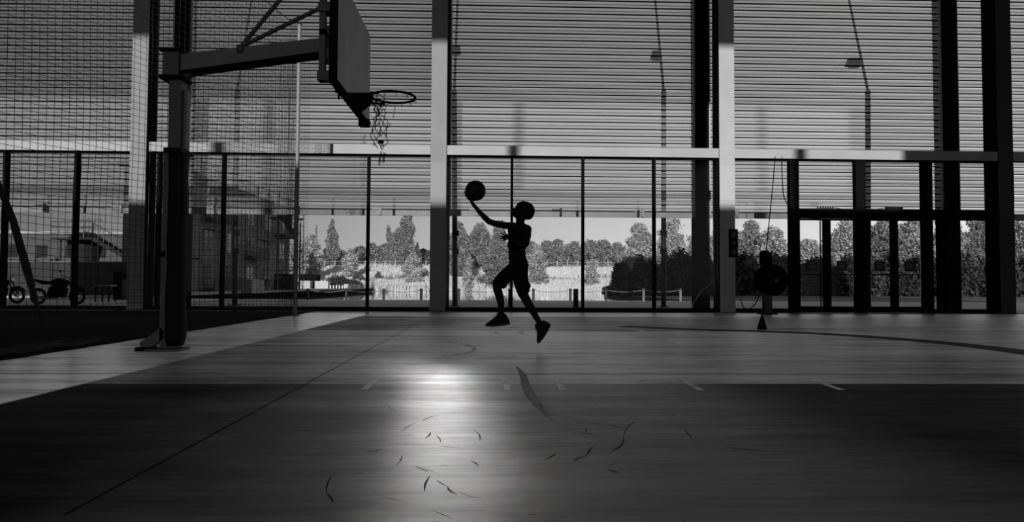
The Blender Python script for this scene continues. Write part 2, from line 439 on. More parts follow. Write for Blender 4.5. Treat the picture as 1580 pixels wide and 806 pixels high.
P4, x4 = pillar(1556, 'dark unlit pillar at the right edge of the photo', pm=mat('dark_pillar_paint', .07, .7, var=.1, scale=1.2, spec=.1))  # the shadow over this pillar is put into its dark colour

# ------------------------------------------------------------------ long horizontal beam (one per bay)
zb0, zb1 = 4.62, 4.90
def beam(xa, xb, label):
    root = empty('cross_beam', ((xa + xb)/2, YW + .05, zb0), label, 'beam')
    MB().box(xa, xb, YW + .02, YW + .05, zb0, zb1).build('face_plate', BEAM, root)
    MB().box(xa, xb, YW + .05, YW + .3, zb0, zb0 + .03).box(xa, xb, YW + .05, YW + .3, zb1 - .03, zb1).build('flange', DARK, root)
    return root
beam(-18.5, x1 - .24, 'pale horizontal beam behind the netting, left of all pillars')
beam(x1 + .30, x2 - .24, 'pale horizontal beam running behind the hoop pole')
beam(x2 + .25, x3 - .24, 'pale horizontal beam above the leaping player')
beam(x3 + .24, x4 - .24, 'horizontal beam above the doors, bright at its left end only')
beam(x4 + .24, x4 + 6, 'dark horizontal beam stub right of the last pillar')

# ------------------------------------------------------------------ glazed screen under the beam: windows
mull = [-62, 5, 115, 'P1', 243, 343, 456, 567, 'P2', 789, 899, 1009, 'P3', 1227]
def X(px): return at(px, 440, YW + .2).x
edges = []
for m_ in mull:
    edges.append((x1, 'P') if m_ == 'P1' else (x2, 'P') if m_ == 'P2' else (x3, 'P') if m_ == 'P3' else (X(m_), 'M'))
for i in range(len(edges) - 1):
    (xa, ka), (xb, kb) = edges[i], edges[i + 1]
    xa += .24 if ka == 'P' else .035; xb -= .24 if kb == 'P' else .035
    if xb - xa < .2: continue
    wroot = empty('window_%d' % (i + 1), ((xa + xb)/2, YW + .2, 0), kind='structure')
    fr = MB().box(xa, xb, YW + .12, YW + .28, 0, .13).box(xa, xb, YW + .15, YW + .25, zb0 - .05, zb0)
    fr.build('frame', BLACK, wroot)
    MB().box(xa, xb, YW + .195, YW + .205, .13, zb0 - .05).build('pane', GLASS, wroot)
nwin = len(edges)
ti = 4
for (xx, kk) in edges:
    if kk == 'M':
        struct(MB().box(xx - .035, xx + .035, YW + .08, YW + .30, 0, zb0).build('trim_%d' % ti, BLACK)); ti += 1
# pale threshold strip on the floor
struct(MB().box(-18, XR, YW - .06, YW + .02, 0, .018).build('baseboard_front', mat('threshold_metal', .12, .35)))
struct(MB().box(XL, -18.5, YW, YW + .3, 0, H).build('wall_front', WALLD))

# ------------------------------------------------------------------ doors on the right
def XD(px): return at(px, 440, YW + .2).x
zh0, zh1 = 2.86, 3.10
struct(MB().box(XD(1222), x4 - .2, YW + .08, YW + .34, zh0, zh1).build('trim_%d' % ti, BLACK)); ti += 1
for pa, pb, z1 in ((1218, 1232, zb0), (1320, 1335, zb0), (1424, 1438, zb0)):
    struct(MB().box(XD(pa), XD(pb), YW + .1, YW + .3, 0, z1).build('trim_%d' % ti, BLACK)); ti += 1
DG = mat('sign_board', .02, .5); DGT = mat('sign_print', .12, .5)
doors = [(1232, 1276, 'L'), (1276, 1320, 'R'), (1335, 1380, 'L'), (1380, 1424, 'R')]
for i, (pa, pb, s_) in enumerate(doors):
    xa, xb = XD(pa) + .01, XD(pb) - .01; r = empty('door_%d' % (i + 1), ((xa+xb)/2, YW + .2, 0), kind='structure')
    st = .11
    MB().box(xa, xa + (.04 if s_ == 'L' else st), YW + .17, YW + .23, .02, zh0 - .02).box(xb - (st if s_ == 'L' else .04), xb, YW + .17, YW + .23, .02, zh0 - .02) \
        .box(xa, xb, YW + .17, YW + .23, .02, .2).box(xa, xb, YW + .17, YW + .23, zh0 - .07, zh0 - .02).build('door_frame', BLACK, r)
    MB().box(xa + .05, xb - .05, YW + .195, YW + .205, .2, zh0 - .07).build('pane', GLASS, r)
    h = MB().tube([(xa + .03, YW + .11, 1.16), (xb - .03, YW + .11, 1.16)], .018, 8)
    h.box(xa + .02, xa + .06, YW + .1, YW + .18, 1.13, 1.19).box(xb - .06, xb - .02, YW + .1, YW + .18, 1.13, 1.19)
    h.build('push_bar', DARK, r)
    cx = (xa + xb)/2 + (-.03 if s_ == 'L' else .0)
    s0 = MB().box(cx - .15, cx + .15, YW + .15, YW + .165, 1.27, 1.57).build('notice', DG, r)
    MB().box(cx - .09, cx + .09, YW + .146, YW + .15, 1.47, 1.51).box(cx - .09, cx + .09, YW + .146, YW + .15, 1.36, 1.44).build('print', DGT, s0)
    if i == 0:
        MB().box(xb - .20, xb - .175, YW + .16, YW + .20, .05, zh0 - .05).build('pull_rod', DARK, r)
# fixed glazing right of the doors and fanlights over the header
for i, (pa, pb, z0, z1) in enumerate(((1438, 1541, .0, zh0), (1232, 1320, zh1, zb0), (1335, 1424, zh1, zb0), (1438, 1541, zh1, zb0))):
    xa, xb = XD(pa), XD(pb); r = empty('window_%d' % (nwin + i), ((xa+xb)/2, YW + .2, z0), kind='structure')
    MB().box(xa, xb, YW + .14, YW + .26, z0, z0 + (.13 if z0 == 0 else .04)).box(xa, xb, YW + .14, YW + .26, z1 - .04, z1).build('frame', BLACK, r)
    MB().box(xa, xb, YW + .195, YW + .205, z0 + .04, z1 - .04).build('pane', GLASS, r)
# door closers on the header
def closer(px, m, label):
    p = at(px, 319, YW); r = empty('door_closer', (p.x, YW + .12, zh1), label, 'door closer')
    k = MB().tube([(p.x - .25, YW + .15, zh1 + .08), (p.x + .25, YW + .15, zh1 + .08)], .05, 12).build('cylinder_body', m, r, smooth=False)
    for j in range(6): MB().box(p.x - .2 + j*.075, p.x - .17 + j*.075, YW + .092, YW + .105, zh1 + .04, zh1 + .12).build('rib', DARK, r)
    MB().bar((p.x - .25, YW + .14, zh1 + .01), (p.x + .25, YW + .14, zh1 + .01), .04, .03).build('bracket', DARK, r)
    MB().tube([(p.x + (.25 if m != DARK else -.25), YW + .14, zh1 + .08), (p.x + (.5 if m != DARK else -.6), YW + .14, zh1 + .02)], .012, 6).build('arm', DARK, r)
closer(1278, mat('bright_cylinder', .35, .35), 'pale ribbed door closer lying on the header over the left pair of doors')
closer(1384, DARK, 'dark door closer lying on the header over the right pair of doors')
# fanlight cylinder knob on post between the door pairs
p = at(1334, 380, YW)
r = empty('door_stop', p, 'dark round fitting on the post between the two door pairs', 'fitting')
MB().lathe([(.1, -.1), (.13, -.06), (.13, .0), (.1, .04), (.05, .1)], (p.x, YW + .02, p.z), 'Y').build('disc', BLACK, r)
MB().box(p.x - .2, p.x - .08, YW + .0, YW + .1, p.z - .03, p.z + .03).build('bracket', BLACK, r)

# ------------------------------------------------------------------ outer columns
def column(pxc, label, wd=.52):
    p = at(pxc, 300, YS - .1); r = empty('outer_column', (p.x, YS, 0), label, 'column')
    ya, yb = YS - .1, YS + .45
    MB().box(p.x - wd/2, p.x + wd/2, ya, ya + .03, 0, H - .02).build('front_flange', BLACK, r)
    MB().box(p.x - wd/2, p.x + wd/2, yb, yb + .03, 0, H - .02).build('rear_flange', BLACK, r)
    MB().box(p.x - .015, p.x + .015, ya + .03, yb, 0, H - .02).build('web', BLACK, r)
    return p.x, wd
C1, _ = column(275, 'black outer column behind the hoop pole')
C2, _ = column(681, 'black outer column hidden behind the pillar left of the player')
C3, _ = column(1084.5, 'black outer column just left of the pillar with the button panel', .47)
C4, _ = column(1470, 'black outer column behind the right end of the doors')

# ------------------------------------------------------------------ louvred shutters
PITCH = .240; zs0 = 3.36
def shutter(xa, xb, label):
    r = empty('louvre_shutter', ((xa + xb)/2, YS, zs0), label, 'shutter')
    n_ = int((H - .3 - zs0) / PITCH); n_ = min(n_, 52); base = None
    for i in range(n_):
        z = zs0 + .02 + i * PITCH
        if base is None:
            # folded louvre: sloping outer leaf, upright face, small drip lip
            prof = [(YS + .080, z + .0), (YS + .0, z + .024), (YS - .012, z + .06), (YS + .0, z + .10), (YS + .004, z + .118), (YS + .026, z + .14), (YS + .030, z + .205)]
            N = len(prof); vs = [(xa, y, zz) for y, zz in prof] + [(xb, y, zz) for y, zz in prof]
            k = MB().add(vs, [(j, j+1, N+j+1, N+j) for j in range(N-1)])
            base = k.build('slat', SLAT, r); base.data.materials.append(SLIP)
            for pl3 in base.data.polygons:
                zc = sum(base.data.vertices[v_].co.z for v_ in pl3.vertices) / 4 - z
                pl3.material_index = 1 if zc < .02 or .102 < zc < .115 else 0
        else:
            share(base, r, (0, 0, i * PITCH))
    MB().box(xa, xb, YS - .02, YS + .06, zs0 - .19, zs0 + .01).build('bottom_rail', RAIL, r)
    MB().tube([(xa + .1, YS - .05, zs0 + .02), (xb - .1, YS - .05, zs0 + .02)], .018, 6).build('drive_rod', DARK, r)
    L = xb - xa; nb = max(1, int(round(L / 2.9)))
    for j in range(nb):
        xx = xa + L * (j + .35) / nb
        MB().box(xx - .04, xx + .04, YS - .09, YS - .02, zs0 - .17, zs0 + .10).box(xx - .3, xx + .0, YS - .07, YS - .02, zs0 + .0, zs0 + .07).build('bracket', DARK if j % 2 else RAIL, r)
    for xx in (xa + .03, xb - .03):
        MB().box(xx - .025, xx + .025, YS - .04, YS + .1, zs0 - .1, H - .3).build('guide_rail', mat('bright_guide_rail', .42, .5), r)
xl = at(-90, 300, YS).x
shutter(xl, C1 - .27, 'pale louvred shutter at far left behind the netting')
shutter(C1 + .27, C2 - .27, 'pale louvred shutter behind the basketball hoop')
shutter(C2 + .27, C3 - .245, 'pale louvred shutter above and behind the leaping player')
shutter(C3 + .245, C4 - .27, 'pale louvred shutter above the glazed doors')
shutter(C4 + .27, C4 + 6, 'pale louvred shutter strip beside the last dark pillar')

# ------------------------------------------------------------------ button panel on pillar 3
p = at(1131, 376, YW); cx = p.x
r = empty('control_panel', (cx, YW - .01, p.z), 'narrow black control panel with three round buttons on the pale pillar', 'control panel')
z0, z1 = at(1131, 397, YW).z, at(1131, 354, YW).z
MB().box(cx - .13, cx + .13, YW - .07, YW - .004, z0, z1).build('housing', BLACK, r, bevel=.01)
MB().box(cx - .08, cx + .08, YW - .078, YW - .07, z1 - .25, z1 - .08).build('display', mat('panel_plate', .02, .4), r)
MB().lathe([(.07, 0), (.07, -.02), (.04, -.035)], (cx, YW - .07, (z0+z1)/2), 'Y', 20).build('dial', mat('dial_grey', .035, .4), r)
MB().box(cx - .06, cx + .06, YW - .078, YW - .07, z0 + .07, z0 + .23).build('switch', mat('panel_plate', .02, .4), r)

# ------------------------------------------------------------------ hose-reel like round drum on its post, with cable
YD = 19.2
p = at(1189.5, 432.5, YD); rr = 24.5 * YD / F
r = empty('cable_drum', (p.x, YD, 0), 'large round black cable drum on a post before the glazing', 'cable drum')
MB().lathe([(rr*.5, -.16), (rr*.93, -.15), (rr, -.12), (rr, -.09), (rr*.78, -.07), (rr*.78, .07), (rr, .09), (rr, .12), (rr*.93, .15), (rr*.5, .16)], (p.x, YD, p.z), 'Y', 40).build('drum', BLACK, r, smooth=False)
hb = at(1199, 433, YD - .2); MB().lathe([(.035, 0), (.06, -.02), (.05, -.04)], (hb.x, YD - .155, hb.z), 'Y', 14).build('hub', mat('hub_grey', .05, .4), r)
a, b = at(1173.5, 405, YD), at(1189, 391, YD)
MB().box(a.x, b.x, YD - .12, YD + .12, a.z - .1, b.z).build('neck', BLACK, r, bevel=.02)
c = at(1180, 390, YD); MB().ell((c.x, YD, c.z), (.14, .12, .07)).build('cap', BLACK, r, smooth=True)
a, b = at(1178, 450, YD), at(1189.5, 487, YD)
MB().box(a.x, b.x, YD - .1, YD + .1, 0.03, a.z).build('post', mat('drum_post', .02, .5), r)
MB().box(a.x - .12, b.x + .12, YD - .22, YD + .22, 0, .03).build('base_plate', BLACK, r)
k = MB()
for px0, px1, dy in ((1172, 1168, 0), (1174, 1176, .05), (1168, 1164, -.05)):
    pts = [at(px0 + (px1 - px0)*t + 2*math.sin(t*9), 440 + 22*t, YD - .1 + dy) for t in np.linspace(0, 1, 8)]
    k.tube(pts, .012, 5)
k.build('loose_cord', BLACK, r)
def cable(name, pts, label, r_=.014):
    Q = []
    P = [Vector(p) for p in pts]
    for i in range(len(P) - 1):
        p0, p1, p2, p3 = P[max(i-1, 0)], P[i], P[i+1], P[min(i+2, len(P)-1)]
        for t in np.linspace(0, 1, 8, endpoint=False):
            Q.append(.5 * ((2*p1) + (p2-p0)*t + (2*p0-5*p1+4*p2-p3)*t*t + (3*p1-p0-3*p2+p3)*t*t*t))
    Q.append(P[-1])
    o = MB().tube(Q, r_, 6).build(name, BLACK); return tag(o, label, 'cable')
cable('power_cable', [at(1196, 242, 20.03), at(1192, 290, 19.6), at(1187, 340, 19.3), at(1182, 390, YD)], 'thin dark cable hanging from the beam down to the round drum')
cable('power_cable', [at(1206, 242, 20.03), at(1207, 275, 19.95), at(1210, 305, 19.95), at(1221, 323, 20.11)], 'looped dark cable from the beam to the left door jamb')
cable('floor_cable', [at(1172, 455, YD), at(1166, 468, YD + .2), at(1156, 477, 19.8), at(1147, 474, 19.95), at(1143, 462, 20.0)], 'slack cable looping from the drum to the pillar foot')
# crack in the glass right of the player
o = MB()
pts = [(1068, 475), (1070, 467), (1083, 449), (1094, 440), (1103, 433)]
o.tube([at(a_, b2, YW + .19) for a_, b2 in pts], [.02, .012, .008, .006, .004], 5)
ob = o.build('glass_crack', mat('crack_white', .6, .5)); tag(ob, 'pale jagged crack in the glass left of the button panel pillar', 'crack')
# small cone on the floor
p = fl(1176, 508); s_ = p.y / F
r = empty('floor_cone', (p.x, p.y, 0), 'small black cone standing on the court before the drum', 'cone')
MB().lathe([(8.3*s_, .0), (8.3*s_, .02)], (p.x, p.y, 0), 'Z', 4).build('base', BLACK, r)
MB().lathe([(7*s_, .02), (5.6*s_, .09), (2.6*s_, 18*s_), (1.6*s_, 22*s_)], (p.x, p.y, 0), 'Z', 20).build('cone_body', BLACK, r, smooth=True)

# ------------------------------------------------------------------ basketball hoop
YP = 8.35
bp_ = fl(268, 541); YP = bp_.y
def Z(px, py, Y): return at(px, py, Y)
r = empty('basketball_hoop', (at(268, 541, YP).x, YP, 0), 'tall grey basketball hoop with padded pole and cantilever arm', 'basketball hoop')
HOOP = mat('hoop_steel', .045, .5, var=.15)
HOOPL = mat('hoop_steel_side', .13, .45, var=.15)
def hx(px): return at(px, 300, YP).x
pl, pr = hx(261), hx(280)
zt = at(270, 88, YP).z; zpad = at(270, 236, YP).z
MB().box(pl, pr, YP - .07, YP + .11, 0, zt).build('pole', HOOP, r, bevel=.008)
MB().box(pl + .14, pr + .045, YP + .0, YP + .09, zpad, zt - .4).build('pole_web', HOOPL, r)
# padding: slightly bulging wrap
k = MB(); px_ = (hx(262) + hx(289)) / 2; hw = (hx(288) - hx(264)) / 2
lv = np.linspace(.06, zpad, 22); vs = []; NN = 16
for i, z in enumerate(lv):
    g = 1 + .025 * math.sin(i * 1.3) + (.03 if i < 6 else 0)
    if i == 0: g = .85
    for q in range(NN):
        a_ = 2*math.pi*q/NN; ca, sa = math.cos(a_), math.sin(a_)
        vs.append((px_ + math.copysign(abs(ca)**.5, ca)*hw*g + .004 * math.sin(i*.9), YP + math.copysign(abs(sa)**.5, sa)*.12*g, z))
fs = [(i*NN+q, i*NN+(q+1) % NN, (i+1)*NN+(q+1) % NN, (i+1)*NN+q) for i in range(len(lv)-1) for q in range(NN)]
fs += [tuple(range(NN)), tuple(range((len(lv)-1)*NN, len(lv)*NN))[::-1]]
pad = k.add(vs, fs).build('pole_padding', PAD, r, smooth=True)
MB().box(px_ - hw - .02, px_ + hw + .0, YP - .17, YP + .17, zpad - .02, zpad + .03).build('padding_collar', PAD, r)
gl, gr = hx(254), hx(262)
MB().box(gl, gr, YP - .05, YP + .05, .03, zpad).build('side_rail', HOOP, r)
q = at(250, 392, YP); MB().box(hx(246), hx(262), YP - .06, YP + .06, q.z - .035, q.z + .035).build('latch', BLACK, r)
a, b = at(222, 541, YP), at(256, 512, YP)
MB().bar((a.x, YP, .04), (b.x, YP, b.z), .10, .12).build('brace', HOOP, r)
MB().box(a.x - .06, a.x + .12, YP - .1, YP + .1, 0, .04).build('foot_plate', BLACK, r)
MB().box(hx(238), hx(290), YP - .16, YP + .16, 0, .03).build('base_plate', HOOP, r, bevel=.01)
# head box and arm
a, b = at(257, 120, YP), at(283, 84, YP)
MB().box(a.x, b.x, YP - .12, YP + .12, a.z, b.z).build('head_box', HOOP, r, bevel=.01)
MB().box(a.x - .03, b.x + .03, YP - .14, YP + .14, b.z - .0, b.z + .025).build('clamp_plate', BLACK, r)
MB().box(a.x - .03, b.x + .05, YP - .14, YP + .14, a.z - .04, a.z).build('clamp_plate', BLACK, r)
YE = 7.75
A = [at(281, 86, YP), at(281, 112, YP)]; B = [at(500, 61, YE), at(500, 82, YE)]
k = MB(); vs = []
for (u, d_, yy) in ((A[0], A[1], YP), (B[0], B[1], YE)):
    for dy in (-.07, .07): vs += [(u.x, yy + dy, u.z), (d_.x, yy + dy, d_.z)]
k.add(vs, [(0,1,5,4),(2,6,7,3),(0,4,6,2),(1,3,7,5),(0,2,3,1),(4,5,7,6)])
k.build('arm', HOOPL, r, bevel=.006)
k = MB(); b = at(500, 84, YE); b2 = at(281, 113, YP)
k.bar((b2.x, YP, b2.z - .01), (b.x, YE, b.z - .01), .15, .035).build('arm_flange', BLACK, r)
g1, g2, g3 = at(283, 108, YP), at(283, 128, YP), at(304, 108, YP - .05)
MB().add([(g1.x, YP-.06, g1.z), (g2.x, YP-.06, g2.z), (g3.x, YP-.1, g3.z), (g1.x, YP+.06, g1.z), (g2.x, YP+.06, g2.z), (g3.x, YP+.02, g3.z)], [(0,1,2),(3,5,4),(0,3,4,1),(1,4,5,2),(2,5,3,0)]).build('gusset', HOOP, r)
# struts
lug = at(372, 72, YP - .3)
MB().tube([(lug.x, lug.y, lug.z - .07), (lug.x, lug.y, lug.z + .01)], .05, 10).build('lug', HOOP, r)
MB().bar(lug, at(440, 0, 8.0) + Vector((.4, -.2, .43)), .035, .035).build('strut', HOOP, r)
MB().bar(lug, at(499, 10, YE), .035, .035).build('strut', HOOP, r)
# backboard: plane facing +X, long side along Y
XB = -1.49; yn, yf = 6.62, 8.42
zb_ = 2.79; ztp = 3.87
bb = empty('x', (0, 0, 0)); bpy.data.objects.remove(bb)
MB().box(XB - .02, XB, yn, yf, zb_, ztp).build('backboard', BOARD, r, bevel=.003)
FR = BLACK
fr = MB().box(XB - .075, XB + .004, yn - .03, yn, zb_, ztp).box(XB - .075, XB - .02, yf - .03, yf, zb_, ztp).box(XB - .075, XB + .004, yn, yf, zb_ - .03, zb_).box(XB - .075, XB - .02, yn, yf, ztp, ztp + .03)
fr.build('board_frame', FR, r)
k = MB().box(XB - .19, XB - .13, yn + .04, yn + .10, zb_ - .0, ztp + .2).box(XB - .19, XB - .13, yf - .4, yf - .34, zb_ + .2, ztp + .2)
k.box(XB - .19, XB - .13, yn + .04, yf - .34, zb_ + .45, zb_ + .51).box(XB - .19, XB - .13, yn + .04, yf - .34, ztp - .06, ztp)
k.build('support_frame', HOOP, r)
MB().box(XB - .20, XB - .02, yn + .02, yn + .14, zb_ + .0, zb_ + .09).build('hinge_block', HOOP, r)
MB().box(XB - .20, XB - .02, yn + .02, yn + .14, ztp - .4, ztp - .32).build('hinge_block', HOOP, r)
MB().box(XB - .42, XB - .13, YE - .12, YE + .12, at(497, 95, YE).z, at(497, 45, YE).z).build('arm_head', HOOP, r)
# far bottom corner block
MB().box(XB - .11, XB + .01, yf - .14, yf, zb_ - .06, zb_ + .02).build('corner_block', FR, r)
# rim carrier and rim
YR = 7.48; zr = 2.845
car = MB(); Yc = 7.05
P_ = [at(*q_, Yc) for q_ in ((530, 143), (573, 143), (572, 153), (562, 162), (553, 169), (546, 166))]
car.prism([(max(p_.x, XB + .001), p_.z) for p_ in P_], Yc, Yc + .14)
car.build('rim_carrier', BLACK, r)
MB().tube([(XB - .06, YR - .5, zb_ + .0), (XB - .06, YR - .5, zb_ - .10)], .012, 6).box(XB - .10, XB - .0, YR - .52, YR - .48, zb_ - .03, zb_ - .01).build('bolt', BLACK, r)
cx = XB + .18 + .245
ring = [(cx + .238*math.cos(t), YR + .238*math.sin(t), zr + .012) for t in np.linspace(0, 2*math.pi, 48, endpoint=False)]
rim = MB().tube(ring, .0135, 10, closed=True).build('rim', BLACK, r, smooth=True)
for sgn in (-1, 1):
    k = MB().tube([(XB + .02, YR + sgn*.13, zr - .02), (XB + .16, YR + sgn*.19, zr - .012), (XB + .30, YR + sgn*.225, zr - .004)], .012, 8)
    k.build('rim_brace', BLACK, rim)
k = MB()
for i in range(12):
    t = 2*math.pi*(i+.5)/12
    pts = [(cx + (.238+.018*math.sin(s2))*math.cos(t), YR + (.238+.018*math.sin(s2))*math.sin(t), zr - .012 - .018*(1-math.cos(s2))*.6) for s2 in np.linspace(0, 2*math.pi, 7)]
    k.tube(pts, .003, 4)
k.build('net_hook', BLACK, rim)
# torn net hanging only from the board side of the rim
k = MB(); rnd = random.Random(3)
rows, cols = 11, 8; G = {}
for j in range(cols):
    t = math.pi * (.60 + .80 * j / (cols - 1))          # board-side arc of the rim
    top = Vector((cx + .238*math.cos(t), YR + .238*math.sin(t), zr))
    for i in range(rows + 1):
        f_ = i / rows; c_ = Vector((cx - .145, YR, top.z - .60 * f_)); u_ = (j / (cols - 1) - .5)
        wv = (.20 + .02*math.sin(i*1.7)) * (1 - .55*max(0, f_ - .72)/.28)
        p_ = top.lerp(Vector((c_.x + u_*wv*((-1) ** 0), YR + .07*math.cos(j*2.1 + i), c_.z)), min(1, f_*2.2)); p_.z = c_.z + rnd.uniform(-.012, .012); p_.x += rnd.uniform(-.010, .010)
        if i == 0: p_ = top
        G[i, j] = p_
def cord(a_, b2, sag=.012):
    m_ = (a_ + b2)/2 + Vector((rnd.uniform(-sag, sag), rnd.uniform(-sag, sag), -sag*.6)); k.tube([a_, m_, b2], .0046, 4)
for i in range(rows):
    for j in range(cols):
        if (i + j) % 2 == 0:
            for dj in (-1, 1):
                if 0 <= j + dj < cols and not (i > 7 and rnd.random() < .45): cord(G[i, j], G[i+1, j+dj])
        elif rnd.random() < .35: cord(G[i, j], G[i+1, j])
for q in range(5):
    a_ = G[rows, rnd.randrange(cols)]; b2 = a_ + Vector((rnd.uniform(-.02, .02), 0, -rnd.uniform(.06, .14)))
    c_ = a_ + Vector((rnd.uniform(.0, .03), .01, 0)); k.tube([a_, b2, b2 + Vector((.012, 0, -.006)), c_], .0035, 4)
k.ell(G[rows-2, 4] + Vector((0, 0, .01)), (.035, .03, .02), 8)
k.build('net', NETM, r)
k = MB(); top = Vector((cx - .02, YR + .23, zr)); 
k.tube([top, top + Vector((.005, 0, -.05)), top + Vector((-.015, 0, -.16))], .0035, 4)
k.build('stray_cord', NETM, r)

# ------------------------------------------------------------------ leaping player with ball
YY = 8.0; S = YY / F
def pp(px, py, dy=0): return at(px, py, YY + dy)
BODY = MB()
def limb(pts, n=14):
    """pts: (px, py, dy, r_px) - tapered chain of overlapping volumes"""
    P = [(pp(a_, b2, c_), r__ * S) for a_, b2, c_, r__ in pts]
    global BODY
    T = cur[0]
    T.tube([p for p, _ in P], [q_ for _, q_ in P], n)
    for p, q_ in P: T.ell(p, (q_, q_, q_), 12)
cur = [BODY]
def blob(px, py, dy, rx, ry, rz, rot=0):
    cur[0].ell(pp(px, py, dy), (rx*S, ry*S, rz*S), 20, Matrix.Rotation(R_(rot), 3, 'Y'))
# torso stack (px half widths; depth in px)
blob(800, 356, 0, 17, 20, 9.5); blob(799, 364, 0, 16, 18.5, 11); blob(798, 376, 0, 14.5, 16.5, 13); blob(797.5, 389, 0, 12.8, 14.5, 11)
blob(798.5, 402, 0, 13.5, 16, 12); blob(801, 410, 0, 13.6, 17, 11)
# neck and head, tilted back to look up
limb([(804, 354, 0, 9), (802.5, 346, 0, 7), (803, 337, 0, 7)])
blob(808.8, 326.0, 0, 14.6, 11.2, 13.6, 20)
blob(799.5, 329.0, 0, 8.0, 8.8, 8.3, 20)          # face
blob(795.8, 333.2, 0, 4.2, 5, 3.2, 25)            # jaw, chin
limb([(796, 323, 0, 2.6), (792.4, 322.6, 0, 1.6), (793.6, 325.6, 0, 2.0)], 8)   # nose, pointing up
blob(792.9, 329.2, 0, 1.7, 3.2, 1.0, 10); blob(792.9, 331.6, 0, 1.7, 2.8, 1.0, 10)   # lips
blob(797.5, 320.0, 0, 2.6, 7.0, 1.6, 40)          # brow
for s_ in (-1, 1):
    blob(809, 329, s_*11.3*S, 2.6, 1.2, 4.0, 20)  # ears
# reaching arm (far side)
limb([(803, 354, .13, 7.5), (792, 349.5, .15, 6.4), (778, 347.8, .15, 5.4), (764, 345.4, .13, 5.0), (754.5, 342, .11, 4.8), (748, 336, .10, 4.7), (740, 327.5, .07, 3.6), (733.5, 319.5, .04, 2.9), (729.5, 315, .02, 3.0)])
# chest-side arm (near side), elbow behind the back
limb([(806, 352, -.08, 8.0), (813, 354.5, -.13, 7.6), (814, 364, -.17, 5.6), (811.5, 377, -.19, 4.8), (808, 381.5, -.20, 4.4), (799, 376, -.20, 4.0), (790, 370.5, -.20, 3.1), (785, 368, -.20, 2.8)])
def finger(pts, r0, r1):
    P = [p for p in pts]; m_ = len(P)
    rs = [r0 + (r1 - r0)*i/(m_-1) for i in range(m_)]
    cur[0].tube(P, rs, 8)
    for p, q_ in zip(P, rs): cur[0].ell(p, (q_, q_, q_), 8)
# near hand, fingers spread
cur[0].ell(pp(781.5, 366.0, -.20), (4.0*S, 1.9*S, 3.6*S), 12)
for tip, mid, base, dy in (((778.4, 356.8), (779.6, 360), (781.5, 363), -.02), ((773.2, 360.2), (776, 361.9), (779.8, 364), 0), ((772.3, 364.8), (775.3, 365.6), (779.2, 366.2), .012),
                       ((772.6, 368.4), (775.4, 368.3), (779.4, 368.0), .022), ((775.5, 371.6), (777.3, 370.9), (780.2, 369.4), .035)):
    finger([pp(*base, -.20 + dy*.4), pp(*mid, -.205 + dy*.8), pp(*tip, -.21 + dy)], 1.2*S, .9*S)
# ball hand: fingers follow the ball
BC = pp(733.6, 294.5, 0); BR = 15.9*S
def ondir(v, r__): return BC + Vector(v).normalized() * r__
pd = Vector((-.30, .05, -.95))
cur[0].ell(ondir(pd, BR + .018), (4.1*S, 3.9*S, 2.2*S), 12, Matrix.Rotation(R_(35), 3, 'Y'))
for sy, el in ((-.55, .12), (-.22, .28), (.12, .28), (.45, .10)):
    d0 = Vector((-.42, sy*.35, -.9)).normalized(); d1 = Vector((-.98, sy, el - .30)).normalized()
    finger([ondir(d0.lerp(d1, t), BR + .010) for t in (0, .33, .66, 1)], 1.15*S, .8*S)
d0 = Vector((-.2, -.25, -.95)); d1 = Vector((.35, -.75, -.60))
finger([ondir(d0.lerp(d1, t), BR + .011) for t in (0, .4, .75, 1)], 1.3*S, .95*S)
# leading leg (near side): thigh, knee, shin
limb([(799, 412, -.07, 12), (788, 421, -.09, 10.5), (775, 430, -.10, 9.0), (767, 438, -.10, 7.6), (767.3, 446, -.10, 6.8), (770.5, 457, -.10, 6.4), (772.8, 467, -.10, 5.6), (773.4, 477, -.10, 4.6), (773.8, 486, -.10, 4.2), (774, 493, -.10, 4.6)])
# trailing leg (far side)
limb([(802, 414, .07, 12.5), (802.5, 428, .08, 11.5), (803.5, 441, .09, 9.8), (806.5, 453, .10, 8.0), (812, 463, .10, 7.2), (818, 473, .10, 6.6), (824, 484, .10, 5.2), (830, 494, .10, 4.6), (834, 501, .10, 4.4)])
def remesh(mb, name, m, parent, vox, sm=6):
    o = mb.build(name, m, None)
    md = o.modifiers.new('r', 'REMESH'); md.mode = 'VOXEL'; md.voxel_size = vox; md.use_smooth_shade = True
    if sm: s2 = o.modifiers.new('s', 'SMOOTH'); s2.factor = .5; s2.iterations = sm
    dg = bpy.context.evaluated_depsgraph_get(); me = bpy.data.meshes.new_from_object(o.evaluated_get(dg))
    me.name = name; old = o.data; o.modifiers.clear(); o.data = me; bpy.data.meshes.remove(old)
    if parent: o.parent = parent; o.matrix_parent_inverse = parent_world(parent).inverted()
    return o
gp = pp(800, 440, 0)
per = empty('person', (gp.x, YY, 0), 'young player in tank top and shorts leaping to lay up the ball', 'person')
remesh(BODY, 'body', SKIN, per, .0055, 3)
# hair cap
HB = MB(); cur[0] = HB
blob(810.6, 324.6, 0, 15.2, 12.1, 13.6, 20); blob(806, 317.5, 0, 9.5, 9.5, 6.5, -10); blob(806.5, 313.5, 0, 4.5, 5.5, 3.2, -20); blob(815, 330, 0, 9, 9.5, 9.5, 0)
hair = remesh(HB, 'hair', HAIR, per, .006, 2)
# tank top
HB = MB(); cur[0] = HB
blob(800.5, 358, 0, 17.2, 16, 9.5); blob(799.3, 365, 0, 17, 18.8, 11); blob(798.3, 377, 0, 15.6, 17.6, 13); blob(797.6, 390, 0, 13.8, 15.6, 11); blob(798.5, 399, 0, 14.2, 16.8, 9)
remesh(HB, 'tank_top', CLOTH, per, .007, 3)
